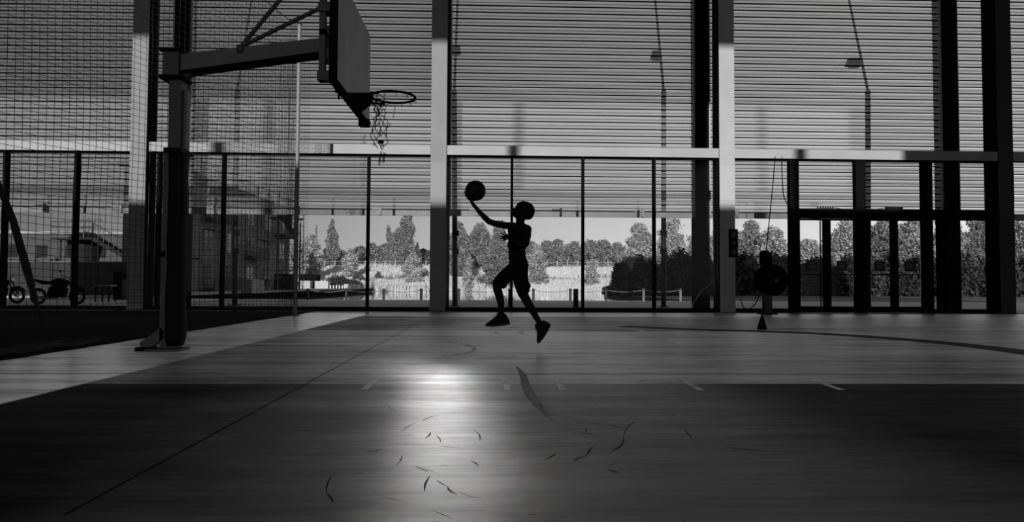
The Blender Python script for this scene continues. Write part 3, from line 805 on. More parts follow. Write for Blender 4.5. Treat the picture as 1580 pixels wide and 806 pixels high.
# shorts: pelvis plus two loose legs with flared hems
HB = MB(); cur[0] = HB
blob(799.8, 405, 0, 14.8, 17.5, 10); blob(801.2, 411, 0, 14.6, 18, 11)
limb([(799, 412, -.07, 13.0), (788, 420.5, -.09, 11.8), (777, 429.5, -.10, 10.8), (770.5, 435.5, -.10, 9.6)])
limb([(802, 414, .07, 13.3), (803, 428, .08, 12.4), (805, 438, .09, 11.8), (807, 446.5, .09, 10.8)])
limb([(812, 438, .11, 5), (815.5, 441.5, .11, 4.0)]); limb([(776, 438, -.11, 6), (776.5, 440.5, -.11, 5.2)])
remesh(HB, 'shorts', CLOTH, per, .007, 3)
SHOE = mat('shoe_leather', .006, .6, spec=.1); SOLE = mat('shoe_sole', .012, .7)
def shoe(outline, dy, wd, sole_pts, lace):
    k = MB(); n_ = len(outline); P0 = [pp(a_, b2, dy) for a_, b2 in outline]; c_ = sum(P0, Vector()) / n_
    vs = []
    for off, sc_ in ((-1, .72), (-.75, .94), (-.3, 1.0), (.3, 1.0), (.75, .94), (1, .72)):
        for p in P0: vs.append((c_.x + (p.x - c_.x)*sc_, YY + dy + off*wd, c_.z + (p.z - c_.z)*sc_))
    fs = [tuple(range(n_)), tuple(range(5*n_, 6*n_))[::-1]]
    for L in range(5):
        for i in range(n_):
            j = (i+1) % n_; fs.append((L*n_+i, L*n_+j, (L+1)*n_+j, (L+1)*n_+i))
    k.add(vs, fs); o = remesh(k, 'shoe', SHOE, per, .005, 3)
    k = MB(); a_ = [pp(x_, y_, dy) for x_, y_ in sole_pts]; m_ = len(a_)
    k.add([(p.x, YY + dy - wd*.98, p.z) for p in a_] + [(p.x, YY + dy + wd*.98, p.z) for p in a_], [tuple(range(m_)), tuple(range(m_, 2*m_))[::-1]] + [(i, (i+1) % m_, m_ + (i+1) % m_, m_ + i) for i in range(m_)])
    k.build('sole', SOLE, o, bevel=.004)
    k = MB()
    for pts in lace: k.tube([pp(x_, y_, dy - .0) for x_, y_ in pts], .0035, 5)
    k.build('lace', CLOTH, o)
shoe([(749.2, 502.6), (749.6, 499.8), (754, 496.6), (760, 492.6), (765.5, 488), (768, 482.5), (774, 483), (780.5, 484.5), (783, 489), (785.8, 494), (786.6, 499.6), (780, 502), (768, 503.6), (756, 504)], -.10, .043,
     [(749, 503.6), (749.2, 500.8), (760, 500.4), (775, 499.6), (787, 497.6), (787, 500.6), (775, 503), (760, 504.4)],
     [[(766, 489), (762, 486.6), (760.5, 488.2), (764, 490.2)], [(767, 486), (765.2, 479), (766, 474.6)], [(766.5, 488), (763.5, 491), (761.5, 494)]])
shoe([(824.4, 501.5), (828, 498.8), (833, 497), (838.5, 494.6), (843.5, 496.4), (848.6, 499.6), (847.8, 505), (843, 513), (838, 521), (833, 527.6), (829.6, 529.6), (828, 527), (828.2, 520), (828.8, 514), (827, 507.5)], .10, .042,
     [(848.6, 499.4), (849.4, 503), (844, 513.5), (838, 522.5), (832.6, 529), (829.4, 530.2), (831.6, 526.4), (838, 517.4), (844.4, 507)],
     [[(826.5, 505), (824.8, 508), (827.5, 509.5)], [(827.5, 511), (826.2, 513), (828.5, 515)]])

# ball with grooves
k = MB(); NU, NV = 64, 48; vs = []
for i in range(NV + 1):
    t = math.pi*i/NV
    for j in range(NU):
        a_ = 2*math.pi*j/NU; d = Vector((math.sin(t)*math.cos(a_), math.sin(t)*math.sin(a_), math.cos(t)))
        g = min(abs(d.x), abs(d.z), abs(abs(d.y) - .55 - .25*d.x*d.x)); dep = .0022 if g < .028 else 0
        vs.append(BC + d*(BR - dep))
k.add(vs, [(i*NU+j, (i+1)*NU+j, (i+1)*NU+(j+1) % NU, i*NU+(j+1) % NU) for i in range(NV) for j in range(NU)])
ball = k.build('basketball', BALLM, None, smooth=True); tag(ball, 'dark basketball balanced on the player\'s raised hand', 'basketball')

# ------------------------------------------------------------------ sports netting on the left
pb = at(458, 300, 17.3); pole = empty('net_post', (pb.x, 17.3, 0), 'slim steel post holding the net edge behind the hoop arm', 'post')
zt = at(459, 38, 17.3).z
MB().tube([(pb.x, 17.3, 0), (pb.x, 17.3, zt)], .05, 10).build('shaft', mat('post_grey', .16, .45), pole)
MB().tube([(pb.x, 17.3, zt), (pb.x, 17.3, zt + .06)], [.065, .05], 10).build('cap', DARK, pole)
MB().box(pb.x - .1, pb.x + .1, 17.2, 17.4, 0, .02).build('foot', DARK, pole)
A0 = Vector((pb.x - .05, 17.3, 0)); dv = Vector((-.43, -.903, 0))
Ln = 10.0; zt2 = 8.6; c_ = .125
def netline(pts, r_=.0048):
    NETB.tube(pts, r_, 3, cap=False)
NETB = MB()
nv = int(Ln / c_)
for i in range(nv + 1):
    s_ = i * c_; 
    if i < 6: s_ = s_ * .45
    pts = []
    for z in np.linspace(.02, zt - .05 + (zt2 - zt) * min(1, s_ / 3), 14):
        p = A0 + dv * (s_ + .035 * noise.noise(Vector((s_*.7, z*.6, 0)))); off = .10 * noise.noise(Vector((s_*.25, z*.3, 5)))
        pts.append((p.x + off, p.y - off*.4, z))
    netline(pts)
for j in range(int(zt2 / c_)):
    z0 = .03 + j * c_; pts = []
    for s_ in np.linspace(0, Ln, 40):
        if z0 > zt - .05 + (zt2 - zt) * min(1, s_ / 3): continue
        p = A0 + dv * s_; off = .10 * noise.noise(Vector((s_*.25, z0*.3, 5)))
        pts.append((p.x + off, p.y - off*.4, z0 + .05 * noise.noise(Vector((s_*.8, z0*.8, 9)))))
    if len(pts) > 2: netline(pts)
no = NETB.build('sports_net', NETM); tag(no, 'dark square-meshed safety netting hanging left of the court', 'netting', kind='stuff')
# second curtain of the net, along the glazing between pillar and post
NETB = MB()
for i in range(52):
    xx = at(292, 300, 18.6).x + i * .066; 
    if xx > pb.x: break
    NETB.tube([(xx + .03*noise.noise(Vector((xx, z*.8, 2))), 18.4 + .06*noise.noise(Vector((xx*1.5, z*.5, 0))), z) for z in np.linspace(.02, 7.4, 14)], .0028, 3, cap=False)
for j in range(74):
    z0 = .04 + j * .1
    NETB.tube([(xx, 18.4, z0 + .03*noise.noise(Vector((xx*1.2, z0, 7)))) for xx in np.linspace(at(292, 300, 18.6).x, pb.x, 16)], .0028, 3, cap=False)
no = NETB.build('net_curtain', NETM); tag(no, 'finer-meshed net curtain between the hoop pole and the net post', 'netting', kind='stuff')
# gathered net bunched at the post
k = MB()
for q in range(9):
    k.tube([(pb.x - .1 - .09*q*.5 + .05*noise.noise(Vector((q, z*.7, 0))), 17.25 + .04*noise.noise(Vector((q*3, z, 4))), z) for z in np.linspace(.1, zt - .4, 26)], .006, 4)
tag(k.build('gathered_net', NETM), 'bunched folds of net hanging beside the slim post', 'netting', kind='stuff')
# thick slanting rope at far left
pts = [at(-30, 215, 11.6), at(0, 290, 11.4), at(20, 340, 11.3), at(42, 418, 11.1), at(55, 465, 10.9), at(72, 522, 10.6)]
k = MB().tube(pts, [.035, .045, .055, .06, .035, .015], 8); tag(k.build('net_rope', NETM), 'thick dark rope of gathered net slanting down at far left', 'rope')
k = MB().tube([at(455, 37, 17.3), at(430, 18, 17.0), at(404, -4, 16.6)], .012, 5); tag(k.build('guy_wire', DARK), 'thin wire rising left from the top of the net post', 'wire')

# ------------------------------------------------------------------ outdoors: ground
G1 = MB().box(-80, 60, YW + .35, 35.5, -.5, -.0).build('ground', CONC); struct(G1)
G2 = MB().box(-120, -17, 35.5, 200, -.5, .12).build('quay_ground', CONC); struct(G2)
wm = bpy.data.materials.new('pond_water'); wm.use_nodes = True
b = wm.node_tree.nodes['Principled BSDF']; b.inputs['Base Color'].default_value = (.12, .12, .12, 1); b.inputs['Roughness'].default_value = .03; b.inputs['IOR'].default_value = 1.6
nz_ = wm.node_tree.nodes.new('ShaderNodeTexNoise'); nz_.inputs['Scale'].default_value = 1.2; bp = wm.node_tree.nodes.new('ShaderNodeBump'); bp.inputs['Strength'].default_value = .004
wm.node_tree.links.new(nz_.outputs[0], bp.inputs['Height']); wm.node_tree.links.new(bp.outputs[0], b.inputs['Normal'])
struct(MB().box(-17, 120, 35.5, 104, -.6, -.30).build('pond_water', wm))
def gz(x, y):
    """height of the far bank"""
    if y < 105: t = (y - 99) / 6; z = -.45 + .8 * max(0, min(1, t))
    else: z = .35 + 3.55 * min(1, (y - 105) / 25) ** 1.15 + max(0, y - 130) * .01
    return z + .12 * noise.noise(Vector((x*.15, y*.15, 0)))
xs = np.linspace(-110, 150, 90); yy_ = np.concatenate([np.linspace(98, 135, 36), np.linspace(140, 300, 14)])
V = [(x_, y_, gz(x_, y_)) for y_ in yy_ for x_ in xs]; nx = len(xs)
Fq = [(i*nx+j, i*nx+j+1, (i+1)*nx+j+1, (i+1)*nx+j) for i in range(len(yy_)-1) for j in range(nx-1)]
me = np_mesh('far_bank', V, Fq, MEADOW); struct(me)
# right-hand bank close by, under the shaded shrubs
struct(MB().box(11.5, 120, 35.6, 68, -.6, -.05).box(20, 120, 68, 104, -.6, -.05).build('near_bank', mat('shaded_soil', .06, .9, var=.3)))

# reeds: countless
def reeds(name, x0, x1, y0, y1, h0, h1, n, m, label, zf=gz, wd=.09):
    x_ = np.random.uniform(x0, x1, n); y_ = np.random.uniform(y0, y1, n)
    z_ = np.array([zf(a_, b2) for a_, b2 in zip(x_, y_)])
    dens = np.array([noise.noise(Vector((a_*.12, b2*.2, 4))) for a_, b2 in zip(x_, y_)])
    h = np.random.uniform(h0, h1, n) * (1 + dens*.9); a = np.random.uniform(0, math.pi, n)
    lx = np.random.normal(0, .12, n) * h; ly = np.random.normal(0, .12, n) * h
    dx, dy = np.cos(a)*wd, np.sin(a)*wd*.4
    V = np.stack([np.stack([x_-dx, y_-dy, z_-.1], 1), np.stack([x_+dx, y_+dy, z_-.1], 1), np.stack([x_+lx+dx*.3, y_+ly, z_+h], 1), np.stack([x_+lx-dx*.3, y_+ly, z_+h], 1)], 1).reshape(-1, 3)
    o = np_mesh(name, V, np.arange(4*n).reshape(-1, 4), m); return tag(o, label, 'plants', kind='stuff')
reeds('reeds', -17, 40, 100, 108, .5, 1.3, 36000, REED, 'pale dry reeds standing along the far shore of the pond')
reeds('meadow_grass', -30, 60, 106, 131, .25, .7, 42000, mat('dry_grass', .56, .8, island=.22), 'pale dry grass covering the slope up to the fence')
reeds('dark_scrub', -20, 60, 106, 116, .4, 1.0, 6000, LEAF, 'low grey scrub dotted over the reed bank', wd=.16)

# quay edge kerb and posts
MB().box(-17.3, -17, 36, 118, -.5, .28).build('quay_kerb', mat('kerb_stone', .2, .8)); struct(bpy.data.objects['quay_kerb'])

# ------------------------------------------------------------------ trees
def leaf_cloud(ells, n, size, flat=0):
    E = np.array(ells); vol = E[:, 3]*E[:, 5]*np.cbrt(E[:, 4]); pr = vol / vol.sum()
    idx = np.random.choice(len(E), n, p=pr); e_ = E[idx]
    d = np.random.normal(size=(n, 3)); d /= np.linalg.norm(d, axis=1)[:, None]
    rad = np.random.uniform(.35, 1.0, n) ** .5 * (1 + .28*np.random.rand(n)**4)
    lump = np.array([noise.noise(Vector((a*2.2+i*3.7, b*2.2, c*2.2))) for (a, b, c), i in zip(d[:2000], idx[:2000])])
    lum = lump[np.random.randint(0, len(lump), n)] if n > 2000 else lump
    P = e_[:, :3] + d * e_[:, 3:6] * (rad * (1 + .18*lum))[:, None]
    u = np.random.normal(size=(n, 3)); u /= np.linalg.norm(u, axis=1)[:, None]
    v = np.cross(u, np.random.normal(size=(n, 3))); v /= np.linalg.norm(v, axis=1)[:, None]
    s = (size * np.random.uniform(.5, 1.2, n))[:, None]; u = u*s; v = v*s*.7
    V = np.stack([P-u, P-v*.9, P+u, P+v*.9], 1).reshape(-1, 3)
    return V, np.arange(4*n).reshape(-1, 4)
def tree(name, px, ptop, Y, wpx, label, m=LEAF, zb=None, n=6000, leaf=.22, shape='round', group=None, cat='tree', trunk=True, lumps=None, bottom=None, name_trunk='trunk'):
    c = at(px, 400, Y); top = at(px, ptop, Y).z; zb = gz(c.x, Y) if zb is None else zb
    if shape == 'round': wpx *= 1.15 if 95 < Y < 131 else 1.45
    hw = wpx/2 * Y/F; h = top - zb; r = empty(name, (c.x, Y, zb), label, cat, group)
    lo = zb + (h*.03 if bottom is None else bottom*h); E = []
    if shape == 'round':
        nl = lumps or 28
        for i in range(nl):
            a_ = random.uniform(0, 6.28); f_ = (i + .5) / nl; zz = lo + (top - lo)*(.06 + .84*f_)
            env = math.sqrt(max(.05, 1 - (2*f_*.93 - .80)**2)) if f_ > .43 else .82 + .18*f_/.43; rr_ = hw*random.uniform(.18, .38)*(1 - .2*f_)
            off = max(0, hw*env - rr_*.8)*random.uniform(.5, 1.2)
            E.append((c.x + off*math.cos(a_), Y + off*math.sin(a_)*.8, zz, rr_, rr_, rr_*random.uniform(.6, .9)))
        E.append((c.x, Y, lo + (top-lo)*.45, hw*.6, hw*.6, (top-lo)*.42))
        rr_ = hw*.3; E.append((c.x + random.uniform(-.2, .2)*hw, Y, top - rr_*.8, rr_, rr_, rr_*.8))
    elif shape == 'column':
        for i in range(8):
            f_ = i/7; rr_ = hw*(.55 + .45*math.sin(3.14*min(1, f_*.9+.12)))*(1.05 - .55*f_); dz = (top-lo)/7
            E.append((c.x + random.uniform(-.25, .25)*hw, Y, lo + (top-lo)*(.06+.86*f_), rr_, rr_, dz*.95))
    elif shape == 'cone':
        for i in range(12):
            f_ = i/11; rr_ = hw*(1.0 - .78*f_)*(.9 + .2*(i % 2)); E.append((c.x + random.uniform(-.12, .12)*hw, Y, lo + (top-lo)*(.06 + .88*f_), rr_, rr_, (top-lo)*.075))
    elif shape == 'mound':
        nl = lumps or 12
        for i in range(nl):
            xx = random.uniform(-1, 1); hh = (top-zb)*math.sqrt(max(.08, 1 - xx*xx))*random.uniform(.65, 1); rr_ = hw*.28
            E.append((c.x + xx*hw*.78, Y + random.uniform(-.5, .5)*hw, zb + hh*.52, rr_, rr_, hh*.5))
    V, Fq = leaf_cloud(E, n, leaf); np_mesh('crown' if trunk else 'foliage', V, Fq, m, r)
    if trunk:
        k = MB().tube([(c.x, Y, zb - .1), (c.x + .1, Y, zb + h*.3), (c.x - .05, Y, zb + h*.7)], [.035*h*.5 + .03, .025*h*.5, .02], 7)
        k.build('trunk', BARK, r)
        k = MB()
        for i in range(6):
            t = random.choice(E); z_ = zb + h*random.uniform(.2, .5); k.tube([(c.x, Y, z_), (t[0], t[1], t[2])], [.012*h, .02], 5)
        k.build('branch', BARK, r)
    return r
# poplars and trees beyond the fence, left to right
T = tree
ORD = ('first','second','third','fourth','fifth','sixth','seventh','eighth','ninth','tenth')
T('bushy_tree', 478, 362, 112, 36, 'pale loose-crowned tree at the left end of the meadow', LEAFL, n=5000, leaf=.28)
T('thin_tree', 488, 348, 150, 9, 'faint thin poplar left of the tall slender tree', LEAFL, n=1800, leaf=.25, shape='column')
T('slender_tree', 513, 341, 140, 22, 'tall slender tree with narrow crown behind the meadow fence', LEAF, n=4000, leaf=.25, shape='column', bottom=.25)
T('small_tree', 541, 383, 116, 24, 'small pale round tree on the meadow left of the poplar', LEAFL, n=3500, leaf=.25)
T('small_tree', 461, 374, 105, 26, 'small pale tree beside the glazing mullion at far left of the meadow', LEAFL, n=3000, leaf=.28)
T('poplar', 625, 326, 150, 42, 'tall feathery poplar rising behind the meadow fence', LEAF, n=14000, leaf=.28, shape='column')
T('dark_poplar', 601, 352, 155, 20, 'shorter poplar on the left flank of the tall one', LEAF, n=4500, leaf=.28, shape='column')
T('dark_conifer', 645, 376, 148, 12, 'small dark tree on the right flank of the tall poplar', LEAFD, n=2500, leaf=.25, shape='column')
T('white_shrub', 637, 390, 112, 30, 'pale silvery shrub on the slope below the tall poplar', LEAFL, n=4000, leaf=.22)
T('shore_shrub', 641, 408, 106, 30, 'low pale shrub on the slope left of the pale pillar', LEAFL, n=3000, leaf=.2, shape='mound', trunk=False, cat='shrub')
for i, (px, pt, wp) in enumerate(((506, 384, 26), (528, 386, 26), (556, 380, 34), (574, 374, 34), (592, 376, 30), (612, 384, 30), (655, 384, 22), (672, 382, 28))):
    T('background_tree', px, pt, 165 + (i % 3)*4, wp, 'mid-grey round tree, %s from the left in the far row left of the pale pillar' % ORD[i], LEAF if i % 2 else LEAFD, n=3500, leaf=.3, group='far tree row left of the pillar', bottom=.02)
T('leafy_tree', 708, 342, 108, 42, 'broad leafy tree just right of the pale pillar', LEAF, n=9000, leaf=.25, bottom=.1)
T('leafy_tree', 739, 344, 128, 44, 'leafy tree half behind the broad one beside the pale pillar', LEAF, n=8000, leaf=.28)
T('young_tree', 722, 398, 100, 14, 'small narrow shrub at the meadow edge right of the pillar', LEAFL, n=1500, leaf=.18, shape='column', cat='shrub')
T('conifer', 771, 342, 102, 58, 'dense drooping conifer directly behind the player\'s waist', LEAF, n=16000, leaf=.2, shape='cone', bottom=.02)
T('bare_crowned_tree', 829, 378, 104, 36, 'pale fine-leaved tree just right of the player', LEAFL, n=9000, leaf=.17, bottom=.1)
T('small_shrub', 912, 400, 104, 24, 'small pale round shrub just right of the mullion', LEAFL, n=3000, leaf=.18, cat='shrub')
for i, (px, pt, wp) in enumerate(((802, 366, 26), (822, 372, 26), (842, 371, 34), (862, 369, 34), (884, 372, 34), (908, 370, 36), (931, 370, 38), (953, 374, 30))):
    T('woodland_tree', px, pt, 160 + (i % 3)*5, wp, 'mid-grey round tree, %s from the left in the far woodland right of the player' % ORD[i], LEAF, n=4500, leaf=.3, group='far woodland right of the player', bottom=.02)
# sunlit trees above the shaded shrubs at right
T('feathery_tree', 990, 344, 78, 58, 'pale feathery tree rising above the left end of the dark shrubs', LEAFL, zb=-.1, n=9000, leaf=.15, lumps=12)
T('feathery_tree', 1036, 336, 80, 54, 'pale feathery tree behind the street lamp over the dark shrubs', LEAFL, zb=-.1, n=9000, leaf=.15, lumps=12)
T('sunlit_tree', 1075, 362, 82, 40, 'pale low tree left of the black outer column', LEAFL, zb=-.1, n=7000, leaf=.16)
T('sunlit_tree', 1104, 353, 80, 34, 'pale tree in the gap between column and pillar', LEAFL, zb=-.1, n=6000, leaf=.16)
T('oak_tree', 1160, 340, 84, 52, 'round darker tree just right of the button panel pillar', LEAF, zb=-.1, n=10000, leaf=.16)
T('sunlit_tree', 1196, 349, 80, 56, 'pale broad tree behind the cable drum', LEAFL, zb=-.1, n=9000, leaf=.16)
T('sunlit_tree', 1250, 368, 80, 58, 'low pale tree behind the leftmost glazed door', LEAFL, zb=-.1, n=9000, leaf=.16)
T('tall_tree', 1303, 340, 80, 50, 'tall bright tree behind the second glazed door', LEAFL, zb=-.1, n=11000, leaf=.16)
T('tall_tree', 1362, 337, 80, 56, 'bright tree behind the third glazed door', LEAF, zb=-.1, n=12000, leaf=.16)
T('tall_tree', 1412, 334, 80, 56, 'bright tree behind the fourth glazed door', LEAFL, zb=-.1, n=12000, leaf=.16)
T('tall_tree', 1462, 334, 80, 56, 'bright tree behind the dark column right of the doors', LEAFL, zb=-.1, n=10000, leaf=.16)
T('tall_tree', 1514, 334, 80, 62, 'bright tree behind the fixed pane at the right end', LEAF, zb=-.1, n=14000, leaf=.16)
T('tall_tree', 1582, 334, 80, 56, 'bright tree at the right edge beyond the last pillar', LEAF, zb=-.1, n=8000, leaf=.16)
for i, px in enumerate((1130, 1196, 1290, 1345, 1400, 1455, 1510, 1570, 1630)):
    T('woodland_tree', px, (362, 372, 352, 348, 344, 342, 344, 342, 344)[i], 97 + i % 3, 62, 'dim tree, %s from the left in the second row behind the right-hand trees' % ORD[i], LEAF, zb=-.1, n=9000, leaf=.22, group='second tree row at right')
# shaded shrubs by the deck
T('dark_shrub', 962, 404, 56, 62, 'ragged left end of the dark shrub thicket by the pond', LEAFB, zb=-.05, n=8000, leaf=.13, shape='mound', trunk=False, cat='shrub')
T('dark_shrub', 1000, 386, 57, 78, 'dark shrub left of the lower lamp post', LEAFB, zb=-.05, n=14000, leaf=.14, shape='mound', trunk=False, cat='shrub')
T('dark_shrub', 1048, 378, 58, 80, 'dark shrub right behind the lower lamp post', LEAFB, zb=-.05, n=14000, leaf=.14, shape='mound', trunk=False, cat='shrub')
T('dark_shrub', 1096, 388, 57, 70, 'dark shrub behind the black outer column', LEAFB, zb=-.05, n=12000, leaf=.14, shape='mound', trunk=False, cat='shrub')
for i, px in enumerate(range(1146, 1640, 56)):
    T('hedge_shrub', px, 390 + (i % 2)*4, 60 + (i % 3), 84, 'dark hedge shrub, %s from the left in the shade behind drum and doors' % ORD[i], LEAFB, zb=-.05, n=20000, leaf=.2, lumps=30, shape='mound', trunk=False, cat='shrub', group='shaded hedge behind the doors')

# ------------------------------------------------------------------ meadow fence
ya = 130; FPOST = mat('fence_post_grey', .38, .7)
fr_ = empty('meadow_fence', (0, ya, 4), 'pale post and wire fence along the top of the meadow', 'fence')
def fz(x): return gz(x, ya)
k0 = None
for i, px in enumerate(np.arange(470, 1000, 15.6)):
    x_ = at(px, 410, ya).x; z_ = at(px, 414, ya).z
    MB().box(x_ - .08, x_ + .08, ya - .05, ya + .05, z_ - .3, z_ + 1.45).build('fence_post', FPOST, fr_)
k = MB(); A_, B_ = at(462, 403.2, ya), at(1000, 403.2+2.6, ya)
for dz in (0, -.35, -.7, -1.05): k.bar((A_.x, ya, A_.z + dz), (B_.x, ya, B_.z + dz), .05 if dz == 0 else .02, .05 if dz == 0 else .02)
k.build('fence_wire', FPOST, fr_)

# ------------------------------------------------------------------ bollards with chain along the deck edge
YBo = 34.6
bx = [475, 534, 592, 650, 708, 786, 823, 880, 935, 993, 1050]
names = {0: 'first bollard from the left, by the net post mullion', 1: 'second bollard from the left on the deck edge', 2: 'third bollard from the left, right of the thin mullion',
         3: 'fourth bollard from the left, just left of the pale pillar', 4: 'bollard just right of the pale pillar', 5: 'bollard seen between the player\'s legs',
         6: 'bollard just right of the player\'s rear knee', 7: 'bollard beside the thick black post', 8: 'bollard lost against the ragged shrub end', 9: 'pale bollard before the dark shrubs, left one', 10: 'pale bollard before the dark shrubs, right of the lamp post'}
BOL = mat('weathered_timber', .05, .8, var=.3, scale=8); BOLP = mat('pale_timber', .22, .8)
tops = []
for i, px in enumerate(bx):
    p = at(px, 465, YBo); q = at(px, 445.5, YBo); r = empty('bollard', (p.x, YBo, 0), names[i] , 'bollard')
    m_ = BOLP if i in (9, 10) else BOL
    MB().lathe([(.065, 0), (.065, q.z - .02), (.055, q.z)], (p.x, YBo, 0), 'Z', 12).build('shaft', m_, r)
    MB().lathe([(.072, q.z - .1), (.072, q.z - .06)], (p.x, YBo, 0), 'Z', 12).build('chain_ring', DARK, r)
    tops.append((p.x, q.z - .08))
for i in range(len(tops) - 1):
    (xa, za), (xb, zb2) = tops[i], tops[i+1]
    pts = [(xa + (xb-xa)*t, YBo, za + (zb2-za)*t - .10*math.sin(math.pi*t)) for t in np.linspace(0, 1, 9)]
    o = MB().tube(pts, .016, 5).build('chain', mat('chain_steel', .25, .6)); tag(o, 'sagging chain, %s span from the left between the deck-edge bollards' % ORD[i], 'chain', 'chains between the bollards')
for px, lab in ((888.5, 'thick black post on the deck left of the mullion'), (787.5, 'dark post standing close behind the mullion by the player')):
    p = at(px, 470, 24.6); q = at(px, 446, 24.6)
    r = empty('deck_post', (p.x, 24.6, 0), lab, 'post')
    MB().box(p.x - .08, p.x + .08, 24.52, 24.68, 0, q.z).build('shaft', BLACK, r); MB().box(p.x - .13, p.x + .13, 24.47, 24.73, 0, .02).build('foot', BLACK, r)

# ------------------------------------------------------------------ street lamps beyond the shutters
LAMP = mat('lamp_post', .01, .6, spec=.2); 
def lamp(pxb, ptk, ptt, pl_, lab, side=-1):
    Yl = 25.0; p = at(pxb, 475, Yl); e_ = at(pxb + ptk, 140, Yl); r = empty('street_lamp', (p.x, Yl, 0), lab, 'street lamp')
    MB().tube([(p.x, Yl, 0), (e_.x, Yl, e_.z)], .095, 12).build('lower_post', LAMP, r)
    MB().box(p.x - .18, p.x + .18, Yl - .18, Yl + .18, 0, .03).build('base_plate', LAMP, r)
    t_ = at(ptt, 0, 26.3); d = t_ - e_; t2 = e_ + d * 1.15
    MB().tube([e_, t2], [.05, .04], 8).build('mast', LAMP, r)
    # lamp head at roughly 2/5 of the mast
    hp = at(pl_[0], pl_[1], 25.45); fm = e_ + d * ((hp.z - e_.z) / d.z)
    MB().bar(fm + Vector((0, 0, .05)), (hp.x, 25.3, hp.z), .05).build('bracket', LAMP, r)
    k = MB(); w_ = pl_[2]
    vs = [(-w_, -.3, -.1), (w_*.8, -.3, -.1), (w_, .25, -.08), (-w_*.9, .25, -.08), (-w_*.7, -.2, .1), (w_*.7, -.2, .1), (w_*.8, .2, .1), (-w_*.6, .2, .1)]
    k.add([(hp.x + a_*1.15, 25.2 + b2*.6, hp.z + c_*1.6) for a_, b2, c_ in vs], [(0,3,2,1),(4,5,6,7),(0,1,5,4),(1,2,6,5),(2,3,7,6),(3,0,4,7)])
    hd = k.build('lamp_head', LAMP, r, bevel=.02)
    MB().box(hp.x - w_*.7, hp.x + w_*.6, 25.08, 25.28, hp.z - .20, hp.z - .16).build('lens', mat('lamp_lens', .06, .3), hd)
    for z_ in (at(pxb, 388, Yl).z, at(pxb, 360, Yl).z): MB().lathe([(.12, z_ - .1), (.12, z_ + .1)], (p.x, Yl, 0), 'Z', 14).build('clamp_band', BLACK, r)
lamp(362, 4, 388, (378, 90, .1), 'leaning street lamp behind the net left of the hoop')
lamp(702, -1, 706, (704, 81, .17), 'street lamp just right of the pale pillar beside the player')
lamp(1024, 0, 1011, (1010, 89, .20), 'street lamp left of the black outer column')
lamp(1340, -1, 1310, (1312, 100, .28), 'street lamp above the glazed doors')

# ------------------------------------------------------------------ left outdoors: scaffolded building, warehouse, sheds, hedge
XF = -20.0
r = empty('apartment_building', (XF - 5, 56, .1), 'grey multi-storey building with balconies and scaffolding behind the net', 'building')
Y1, Y2, ZR = 42.0, 69.0, 7.9
MB().box(XF - 2.2, XF, Y1, Y2, .1, ZR).build('wall', BRICKW, r)
MB().box(XF - 2.5, XF + .5, Y1 - .3, Y2 + 1.6, ZR, ZR + .28).build('roof', DARK, r)
PALEP = mat('pale_panel', .42, .7)
for st in range(3):
    z = .7 + st * 2.45
    for i in range(6):
        y = Y1 + 2 + i * 4.3
        wd = MB().box(XF - .05, XF + .06, y, y + 1.5, z, z + 1.5).build('window', WINDK if (i + st) % 3 else PALEP, r)
        MB().box(XF + .06, XF + .09, y + .72, y + .78, z, z + 1.5).box(XF + .06, XF + .09, y, y + 1.5, z + .72, z + .78).build('glazing_bar', GREYP, wd)
    for i, y in enumerate((Y1 + 5.8, Y1 + 14.2, Y1 + 22)):
        if (i + st) % 2 == 0:
            bc_ = MB().box(XF, XF + 1.1, y, y + 3.2, z - .45, z - .25).build('balcony', DARK, r)
            MB().box(XF + 1.05, XF + 1.1, y, y + 3.2, z - .25, z + .55).build('railing', DARK, bc_)
for i in range(5):
    z = 1.2 + i*1.3; y = Y1 - .12
    MB().box(XF - 1.6, XF - .5, y, Y1, z, z + .9).build('window', PALEP if i in (3,) else WINDK, r)
# scaffold
r = empty('scaffolding', (XF + 1.6, 50, .1), 'tube scaffolding standing against the grey building', 'scaffolding')
SCF = mat('scaffold_tube', .06, .5); k = MB(); d_ = MB(); pl2 = MB()
yy2 = np.arange(Y1 + .5, Y2 - 2, 2.6)
for i, y in enumerate(yy2):
    for xx in (XF + 1.3, XF + 2.2): MB().tube([(xx, y, .1), (xx, y, ZR + .7)], .04, 6).build('upright', SCF, r)
    if i < len(yy2) - 1:
        for lv_ in range(4):
            z = .3 + 2*lv_; y2 = yy2[i+1]
            k.tube([(XF + 2.2, y, z + (0 if (i+lv_) % 2 else 2)), (XF + 2.2, y2, z + (2 if (i+lv_) % 2 else 0))], .025, 5)
            k.tube([(XF + 2.2, y, z + 2), (XF + 2.2, y2, z + 2)], .03, 5)
            k.tube([(XF + 2.2, y, z + 1), (XF + 2.2, y2, z + 1)], .02, 5)
            if (i * 3 + lv_) % 4 == 0: MB().box(XF + 1.3, XF + 2.2, y, y2, z + 2, z + 2.08).build('platform', DARK, r)
k.build('brace', SCF, r)
# draped sheets
MB().add([(XF + 2.25, 55, 7.4), (XF + 2.25, 62, 7.6), (XF + 2.3, 61.6, 5.2), (XF + 2.3, 60, 5.9), (XF + 2.4, 57, 6.6), (XF + 2.2, 55, 7.38), (XF + 2.2, 62, 7.58), (XF + 2.25, 61.6, 5.18), (XF + 2.25, 60, 5.88), (XF + 2.35, 57, 6.58)], [(0,4,3,2,1),(5,6,7,8,9),(0,1,6,5),(1,2,7,6),(2,3,8,7),(3,4,9,8),(4,0,5,9)]).build('dust_sheet', BLACK, r)

